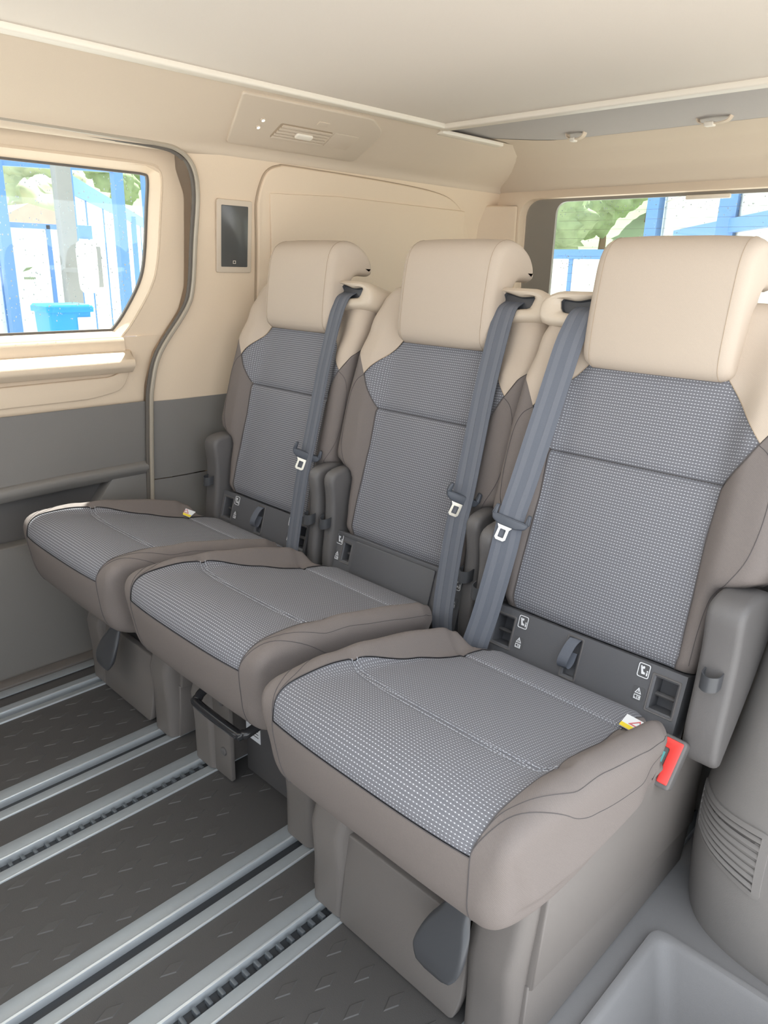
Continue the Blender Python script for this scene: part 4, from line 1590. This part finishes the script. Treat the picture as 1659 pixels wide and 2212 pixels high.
    for s in (-1, 1):
        ow = .276 if (kind, s) in (('door', -1), ('arch', 1)) else .250
        oc = (ow - .250) * .5
        bb = B()
        bb.prism(rcc, lambda a, c, h: Vector((s * h, a, c)), .2135, ow, .012, 4)
        cov = bb.obj('recliner_cover', 'plastic', seat, sharp=50)
        bb = B()
        U = roundpoly([(.220, 0), (.252, 0), (.248, -.034), (.224, -.034)], .004, 3)
        cl_ = [(s * (a_ + oc), y_, z_) for a_, y_, z_ in ((.217, 1.146, .503), (.218, 1.131, .500), (.230, 1.124, .498), (.244, 1.131, .500), (.246, 1.146, .503))]
        bb.ribbon(spline(cl_, 4), [Vector((0, 0.12, 1))] * 17, 0.026, 0.0022)
        bb.obj('belt_clip', 'blackplastic', cov, sharp=50)

    # ---------------------------------------------------------- base
    bb = B()
    bb.rbox(-.195, .195, .80, 1.24, .10, .335, .02, 3)
    base = bb.obj('base', 'plasticdeep', seat)
    fy = {'arch': 0.700, 'middle': 0.722, 'door': 0.722}[kind]
    gauge = {'arch': (-.213, .147), 'middle': (-.196, .153), 'door': (-.203, .145)}[kind]
    for s, cxr in ((-1, gauge[0]), (1, gauge[1])):
        bb = B()
        sec = [(cxr - .046, fy + .02), (cxr - .030, fy), (cxr + .040, fy), (cxr + .050, fy + .02), (cxr + .050, 1.27), (cxr - .046, 1.27)]
        sec = roundpoly(sec, .012, 3)
        lv = [(.0045, 0, 0), (.10, -.002, 0), (.18, -.004, -.006), (.215, .0, .006), (.26, 0.004, .012), (.318, .006, .03)]
        bb.loft([[(a + ((a - cxr) * k1 * 4), c + (k2 if c < .9 else 0), z_) for a, c in sec] for z_, k1, k2 in lv], True, True, True)
        col = bb.obj('column', 'plasticlow', base, sharp=40)
    # front plate between the columns with a pocket above it
    if kind != 'middle':
        x0, x1 = gauge[0] + .044, gauge[1] - .042
        bb = B()
        po_ = roundpoly([(x0, .006), (x1 - .012, .006), (x1, .05), (x1, .17), (x1 - .02, .188), (x0, .188)], [.004, .01, .03, .02, .01, .004], 4)
        bb.prism(po_, lambda a, c, h: Vector((a, h + .02 * (c / .19), c)), fy + .014, fy - .004, .003, 2)
        bb.obj('front_plate', 'plasticlow', base, sharp=50)
        bb = B()
        bb.rbox(x0, x1, fy + .016, .80, .165, .178, .003, 2)
        bb.obj('tray', 'plasticdeep', base)
        bb = B()
        bb.rbox(x0, x1, fy + .055, fy + .07, .17, .335, .004, 2)
        bb.obj('upper_plate', 'plastic', base)
        # release paddle
        bb = B()
        pts = [(gauge[1] - .045, fy + .002, .285), (gauge[1] - .047, fy - .018, .245), (gauge[1] - .051, fy - .034, .212), (gauge[1] - .056, fy - .045, .178), (gauge[1] - .057, fy - .048, .158)]
        if kind == 'door':
            pts = [(a - .125, c, d - .015) for a, c, d in pts]
        wd_ = [.036, .046, .076, .088, .070]
        PP = spline(pts, 5)
        WW = spline([(w_, 0, 0) for w_ in wd_], 5)
        rings = []
        for p_, w_ in zip(PP, WW):
            pr = rrect(-w_[0] / 2, w_[0] / 2, -.011, .011, .008, 3)
            rings.append([Vector((p_.x + a, p_.y + c * .8, p_.z + c * .6)) for a, c in pr])
        rings.append([Vector((PP[-1].x + (v.x - PP[-1].x) * .6, v.y + .004, v.z - .010)) for v in rings[-1]])
        bb.loft(rings, True, True, True)
        bb.obj('release_paddle', 'blackplastic', base, sharp=50)
    else:
        # steel side bracket, loop bar and sticker
        bb = B()
        bb.rbox(-.150, -.085, fy + .006, fy + .018, .004, .30, .003, 2)
        br = bb.obj('bracket', 'plasticlow', base)
        for zc in (.075, .205):
            bb = B()
            bb.prism([(-.110 + .010 * cos(k * pi / 6), zc + .010 * sin(k * pi / 6)) for k in range(12)], lambda a, c, h: Vector((a, h, c)), fy + .007, fy + .001, .002, 2)
            bb.obj('bolt', 'plastic', br)
        bb = B()
        bb.rbox(-.085, .100, fy + .05, fy + .07, .02, .32, .003, 2)
        bb.obj('rear_plate', 'plasticdeep', base)
        bb = B()
        lp_ = [(-.150, fy + .05, .250), (-.150, fy - .012, .224), (-.146, fy - .030, .214), (-.132, fy - .040, .208), (.010, fy - .040, .206), (.026, fy - .034, .208), (.034, fy - .018, .213), (.036, fy + .05, .232)]
        bb.tube(spline(lp_, 5), .0105, 12)
        bb.obj('loop_bar', 'glossblack', base)
        bb = B()
        bb.prism([(-.082, .112), (-.030, .112), (-.030, .160), (-.082, .160)], lambda a, c, h: Vector((a, h, c)), fy + .0502, fy + .0488, 0)
        st = bb.obj('sticker', 'white', base, smooth=False)
        bb = B()
        for k in range(4):
            bb.prism([(-.062, .124 + k * .008), (-.036, .124 + k * .008), (-.036, .1262 + k * .008), (-.062, .1262 + k * .008)], lambda a, c, h: Vector((a, h, c)), fy + .0487, fy + .0484, 0)
        bb.obj('sticker_print', 'iconback', st, smooth=False)
    # side skirt panel
    for s, cxr in ((-1, gauge[0] - .046), (1, gauge[1] + .046)):
        bb = B()
        bb.prism([(fy + .02, .006), (1.29, .006), (1.31, .10), (fy + .028, .145)], lambda a, c, h: Vector((cxr + s * h, a, c)), -.004, .010, .003, 2)
        bb.obj('lower_skirt', 'plasticlow', base, sharp=50)
        bb = B()
        bb.prism([(fy + .030, .140), (1.308, .092), (1.30, .30), (1.24, .335), (fy + .052, .318)], lambda a, c, h: Vector((cxr + s * h, a, c)), -.004, .015, .004, 2)
        bb.obj('upper_skirt', 'plasticlow', base, sharp=50)
    return seat

build_seat(-0.515, 0.038, 1, 'door', 'grey and beige seat beside the sliding door, closest to the wall display', .30, .238)
build_seat(0.0, 0.047, 1, 'middle', 'grey and beige middle seat of three, with a black loop bar under its cushion', .272, .262)
build_seat(0.535, 0.0, -1, 'arch', 'grey and beige seat next to the wheel arch, large red buckle at its side', .268, .30)

# ================================================================== OUTSIDE
b = B()
b.box(-120, 120, -80, 120, GROUND - 0.2, GROUND)
struct(b.obj('ground', 'asphalt', smooth=False))

def beam(bb, p, q_, w, d=None):
    p, q_ = Vector(p), Vector(q_)
    t = (q_ - p).normalized()
    up = Vector((0, 0, 1)) if abs(t.z) < 0.9 else Vector((1, 0, 0))
    e1 = t.cross(up).normalized()
    e2 = t.cross(e1).normalized()
    d = d or w
    V = []
    for c in (p, q_):
        V += [c + e1 * w / 2 + e2 * d / 2, c - e1 * w / 2 + e2 * d / 2, c - e1 * w / 2 - e2 * d / 2, c + e1 * w / 2 - e2 * d / 2]
    bb.add(V, [(0, 1, 2, 3), (7, 6, 5, 4), (0, 4, 5, 1), (1, 5, 6, 2), (2, 6, 7, 3), (3, 7, 4, 0)])

# blue steel frame across the yard (plane x = -7)
fr_ = thing('steel_frame', 'blue open steel frame standing in the yard beyond the sliding door', 'frame', (-7, 3.8, GROUND))
FO = Vector(fr_.location)
XF = -7.0
def fpt(y, z):
    return Vector((XF, y, z)) - FO
zt = 2.06
for y, w in ((3.60, .07), (4.13, .10), (4.46, .07), (5.3, .10), (2.90, .10)):
    b = B()
    beam(b, fpt(y, GROUND), fpt(y, zt + .6), w)
    b.obj('post', 'blue', fr_, smooth=False)
b = B()
beam(b, fpt(2.0, zt - .10), fpt(6.0, zt + .07), .06)
b.obj('top_beam', 'blue', fr_, smooth=False)
b = B()
beam(b, fpt(2.0, zt + .6), fpt(6.0, zt + .6), .10)
b.obj('cross_beam', 'blue', fr_, smooth=False)
# white gate leaf in a blue frame
gt = thing('panel_gate', 'white flat gate leaf in a blue frame left of the grey post', 'gate', (-7.16, 3.15, GROUND))
g0 = Vector(gt.location)
b = B()
b.box(-0.02, 0.02, 2.93 - g0.y, 3.38 - g0.y, 0.05, 1.42 - g0.z)
b.obj('leaf', 'wpanel', gt, smooth=False)
b = B()
b.box(-0.02, 0.02, 2.0 - g0.y, 2.86 - g0.y, 0.05, 1.42 - g0.z)
b.obj('leaf', 'wpanel', gt, smooth=False)
for y0_, y1_ in ((2.86, 2.935), (3.37, 3.41)):
    b = B()
    b.box(-0.03, 0.04, y0_ - g0.y, y1_ - g0.y, 0, 1.46 - g0.z)
    b.obj('stile', 'blue', gt, smooth=False)
b = B()
b.box(-0.03, 0.04, 2.0 - g0.y, 3.50 - g0.y, 1.42 - g0.z, 1.47 - g0.z)
b.obj('top_rail', 'blue', gt, smooth=False)
b = B()
p = at(68, 583, 0, -7.02) - g0
b.add([(.035, p.y - .05, p.z - .02), (.035, p.y + .02, p.z + .0), (.035, p.y + .06, p.z + .03), (.035, p.y - .01, p.z + .015)], [(0, 1, 2, 3)])
for k in range(6):
    y_ = p.y - .04 + k * .02
    b.box(.030, .034, y_, y_ + .013, p.z - .095, p.z - .075)
b.obj('sign_print', 'leaf', gt, smooth=False)

# grey post with a white tank like housing and a small blue plate
gp = thing('lamp_post', 'plain grey square post between the white gate and the panel fence', 'post', (-6.4, 3.27, GROUND))
b = B()
b.rbox(-.06, .06, -.075, .075, 0, 3.4, .01, 2)
b.obj('shaft', 'greypost', gp)
b = B()
b.rbox(-.08, .08, -.095, .095, 0, .03, .005, 2)
b.obj('foot_plate', 'greypost', gp)
pc = at(190, 575, 0, -6.0)
tk = thing('round_housing', 'white drum shaped housing on a bracket in front of the panel fence', 'housing', (-6.0, pc.y, pc.z - .24))
b = B()
prf = [(.0, .0), (.06, .0), (.085, .03), (.092, .10), (.095, .38), (.085, .44), (.05, .47), (0, .475)]
b.loft([[(r_ * cos(2 * pi * k / 24), r_ * sin(2 * pi * k / 24), z_) for k in range(24)] for r_, z_ in prf[1:-1]], True, True, True)
b.obj('drum', 'tankwhite', tk)
b = B()
b.rbox(-.06, .06, .06, .115, .05, .42, .01, 2)
b.obj('side_cover', 'greypost', tk)
b = B()
beam(b, (-.05, -.03, .2), (-.325, -.08 - pc.y + 3.27, .2), .04)
b.obj('bracket', 'greypost', tk, smooth=False)
b = B()
b.rbox(-.01, .01, -.06, .07, .48, .60, .004, 2)
b.obj('sign_plate', 'blue', tk)

# panel fence running away from the yard
A = at(150, 400, 0, -7.6)
zA = A.z
Bp = at(336, 497, 2, zA)
dirw = (Bp - A)
dirw.z = 0
LW = dirw.length
dirw.normalize()
fe = thing('panel_fence', 'long white panel fence with blue rails running away from the yard', 'fence', (A.x, A.y, GROUND))
def wallhit(px, py):
    n = Vector((-dirw.y, dirw.x, 0))
    d = right * ((px - W / 2) / FPX) + down * ((py - H / 2) / FPX) + fw
    t = (A - CAM).dot(n) / d.dot(n)
    return (CAM + d * t - A).dot(dirw)
muls = [0.0] + [wallhit(px, py) for px, py in ((186, 500), (222, 500), (262, 500), (284, 520), (304, 540), (322, 560))] + [LW, LW * 1.15]
hA = zA - GROUND
for m0, m1 in zip(muls[:-1], muls[1:]):
    b = B()
    p0, p1 = dirw * (m0 + .01), dirw * (m1 - .01)
    n = Vector((-dirw.y, dirw.x, 0)) * .02
    V = [p0 - n, p1 - n, p1 + n, p0 + n]
    b.loft([[v + Vector((0, 0, .05)) for v in V], [v + Vector((0, 0, hA - .03)) for v in V]], True, True, True)
    b.obj('panel', 'wpanel', fe, smooth=False)
for k, m0 in enumerate(muls):
    b = B()
    w_ = .16 if k == 4 else .055
    beam(b, dirw * m0, dirw * m0 + Vector((0, 0, hA)), w_)
    b.obj('mullion', 'blue', fe, smooth=False)
b = B()
beam(b, Vector((0, 0, hA)), dirw * LW * 1.15 + Vector((0, 0, hA)), .08, .20)
b.obj('top_rail', 'blue', fe, smooth=False)

# blue wheeled bin
bp = at(138, 700, 0, -5.2)
bn = thing('waste_bin', 'bright blue waste bin with a pale label in front of the grey post', 'bin', (-5.2, bp.y, GROUND))
hb = at(138, 656, 0, -5.2).z - GROUND
b = B()
b.loft([[(a * s_, c * s_, z_) for a, c in rrect(-.16, .16, -.175, .175, .03, 4)] for z_, s_ in ((.03, .78), (hb - .05, 1.0))], True, True, True)
b.obj('body', 'binblue', bn, sharp=50)
b = B()
b.loft([[(a * s_, c * s_, z_) for a, c in rrect(-.18, .18, -.195, .195, .03, 4)] for z_, s_ in ((hb - .06, 1.0), (hb - .02, 1.0), (hb, .92))], True, True, True)
b.obj('lid', 'binblue', bn, sharp=50)
b = B()
b.rbox(.155, .172, .05, .16, hb - .24, hb - .10, .004, 2)
b.obj('label', 'tankwhite', bn)
for s in (-1, 1):
    b = B()
    b.prism([(-.13 + .07 * cos(k * pi / 8), .07 + .07 * sin(k * pi / 8)) for k in range(16)], lambda a, c, h: Vector((a, h, c)), s * .15, s * .19, .005, 2)
    b.obj('wheel', 'rubber', bn)

# hall behind the van: low panel wall, blue columns, taller white wall to the right
hall = thing('panel_hall', 'white hall wall with blue columns and beams behind the tail window', 'building', (-4.2, 10.0, GROUND))
ho = Vector(hall.location)
def hp_(px, py, y):
    return at(px, py, 1, y)
zl = 1.40
x0h, x1h = hp_(1120, 540, 10).x, hp_(1412, 500, 10).x
mulx = [x0h - 3.0, x0h - 1.5, x0h] + [hp_(px, 560, 10).x for px in (1236, 1316)] + [x1h]
for m0, m1 in zip(mulx[:-1], mulx[1:]):
    b = B()
    b.box(m0 - ho.x + .02, m1 - ho.x - .02, -.02, .02, .05, zl - GROUND - .04)
    b.obj('low_panel', 'wpanel', hall, smooth=False)
    b = B()
    b.box(m0 - ho.x - .03, m0 - ho.x + .03, -.04, .03, 0, zl - GROUND)
    b.obj('mullion', 'blue', hall, smooth=False)
b = B()
b.box(x0h - 3 - ho.x, x1h - ho.x, -.06, .06, zl - GROUND - .10, zl - GROUND + .03)
b.obj('low_beam', 'blue', hall, smooth=False)
# tall oblique wall
T0, T1 = hp_(1425, 500, 10.2), hp_(1659, 500, 6.8)
tdir = (T1 - T0)
tdir.z = 0
TL_ = tdir.length
tdir.normalize()
tn = Vector((tdir.y, -tdir.x, 0))
t0 = Vector((T0.x, T0.y, GROUND)) - ho
zs = [0.05 + .42 * k for k in range(11)]
for za, zb in zip(zs[:-1], zs[1:]):
    b = B()
    V = [t0 - tn * .02, t0 + tdir * TL_ * 2.2 - tn * .02, t0 + tdir * TL_ * 2.2 + tn * .02, t0 + tn * .02]
    b.loft([[v + Vector((0, 0, za)) for v in V], [v + Vector((0, 0, zb - .012)) for v in V]], True, True, True)
    b.obj('wall_plank', 'wpanel', hall, smooth=False)
b = B()
c0 = hp_(1412, 480, 9.9) - ho
beam(b, (c0.x, c0.y, 0), (c0.x, c0.y, 4.6), .16)
b.obj('column', 'blue', hall, smooth=False)
b = B()
pm = t0 + tdir * (TL_ * 0.80) + tn * .08
beam(b, (pm.x, pm.y, 0), (pm.x, pm.y, 4.6), .16)
b.obj('column', 'blue', hall, smooth=False)
b = B()
zb = 1.56 - GROUND
q0, q1 = t0 + tdir * (TL_ * 0.30) + tn * .07 + Vector((0, 0, zb)), t0 + tdir * (TL_ * 2.0) + tn * .07 + Vector((0, 0, zb))
beam(b, q0, q1, .06, .12)
b.obj('cross_beam', 'blue', hall, smooth=False)
b = B()
beam(b, (c0.x - 4, c0.y, 4.6), t0 + tdir * TL_ * 2.2 + Vector((0, 0, 4.6)), .2)
b.obj('eaves_beam', 'blue', hall, smooth=False)

# little house roof on the slope
hr_ = at(45, 470, 0, -22)
hs = thing('small_house', 'small house with a pale red roof below the wooded slope', 'house', (-22, hr_.y, GROUND))
zr = hr_.z - GROUND
b = B()
b.box(-2, 2, -1.3, 1.3, 0, zr - .2)
b.obj('wall', 'wpanel', hs, smooth=False)
b = B()
b.add([(-2.2, -1.5, zr - .2), (2.2, -1.5, zr - .2), (2.2, 1.5, zr - .25), (-2.2, 1.5, zr - .25), (-2.2, -.6, zr + .25), (2.2, -.6, zr + .25)], [(0, 1, 5, 4), (3, 4, 5, 2), (0, 4, 3), (1, 2, 5), (0, 3, 2, 1)])
b.obj('roof', 'roofpink', hs, smooth=False)

# wooded hillside
V, F = [], []
na, nr = 60, 14
rdm = random.Random(2)
for j in range(nr + 1):
    r_ = 34 + 60 * j / nr
    for i in range(na + 1):
        a = radians(-10 + 110 * i / na)       # angle from +y towards -x
        h_ = 2.0 + 26 * sstep(0, nr, j) + rdm.uniform(-.8, .8)
        V.append((-sin(a) * r_, cos(a) * r_, GROUND - 1 + (h_ if j else 0)))
for j in range(nr):
    for i in range(na):
        k = j * (na + 1) + i
        F.append((k, k + 1, k + na + 2, k + na + 1))
struct(obj('hillside', V, F, 'hill', sharp=180))

def tree_mesh(seed, material):
    rd = random.Random(seed)
    bm = bmesh.new()
    for k in range(7):
        c = Vector((rd.uniform(-.8, .8), rd.uniform(-.8, .8), rd.uniform(-.9, 1.2)))
        m_ = Matrix.Translation(c) @ Matrix.Scale(rd.uniform(.8, 1.35), 4)
        r_ = bmesh.ops.create_icosphere(bm, subdivisions=4, radius=1.0, matrix=m_)
    from mathutils import noise
    for v in bm.verts:
        n = noise.noise(v.co * 2.1 + Vector((seed, 0, 0))) * .35 + noise.noise(v.co * 5.3) * .22 + noise.noise(v.co * 11) * .12
        v.co += v.co.normalized() * n
    me = bpy.data.meshes.new('crown')
    bm.to_mesh(me)
    bm.free()
    for p in me.polygons:
        p.use_smooth = True
    me.materials.append(M[material])
    return me
crowns = [tree_mesh(3, 'leaf'), tree_mesh(8, 'leafpale'), tree_mesh(15, 'leaf')]
b = B()
b.tube([(0, 0, 0), (0.05, 0, 1.5), (0, .05, 3.2)], [.22, .16, .1], 8)
trunk0 = None
k = 0
spots = []
for row in range(3):
    r_ = 30 + row * 8.5
    for px0, px1 in ((-180, 430), (1120, 1480)):
        step = 6.6 / r_ * FPX
        px = px0 + (row % 2) * step / 2
        while px < px1:
            spots.append((px, r_, row))
            px += step
for px, r_, row in spots:
    if True:
        a = YAW - math.atan((px - W / 2) / FPX)
        zg = GROUND - .6 + row * 2.2
        pos = Vector((CAM.x - sin(a) * r_, CAM.y + cos(a) * r_, zg))
        ki = k % 3
        t = thing('tree', '%s broadleaf tree %s the slope behind the %s' % (('dark green', 'pale green', 'mid green')[ki], ('at the foot of', 'half way up', 'high on')[row], 'yard fence' if px < 800 else 'panel hall'), 'tree', tuple(pos), 'trees on the slope beyond the yard')
        if trunk0 is None:
            trunk0 = b.obj('trunk', 'bark', t)
        else:
            inst('trunk', trunk0, t)
        o = bpy.data.objects.new('crown', crowns[ki])
        COL.objects.link(o)
        o.parent = t
        s_ = random.uniform(.95, 1.2)
        o.location = (0, 0, 3.4 + .4 * s_)
        o.scale = (s_ * 1.1, s_ * 1.1, s_)
        o.rotation_euler = (0, 0, random.uniform(0, 6))
        k += 1
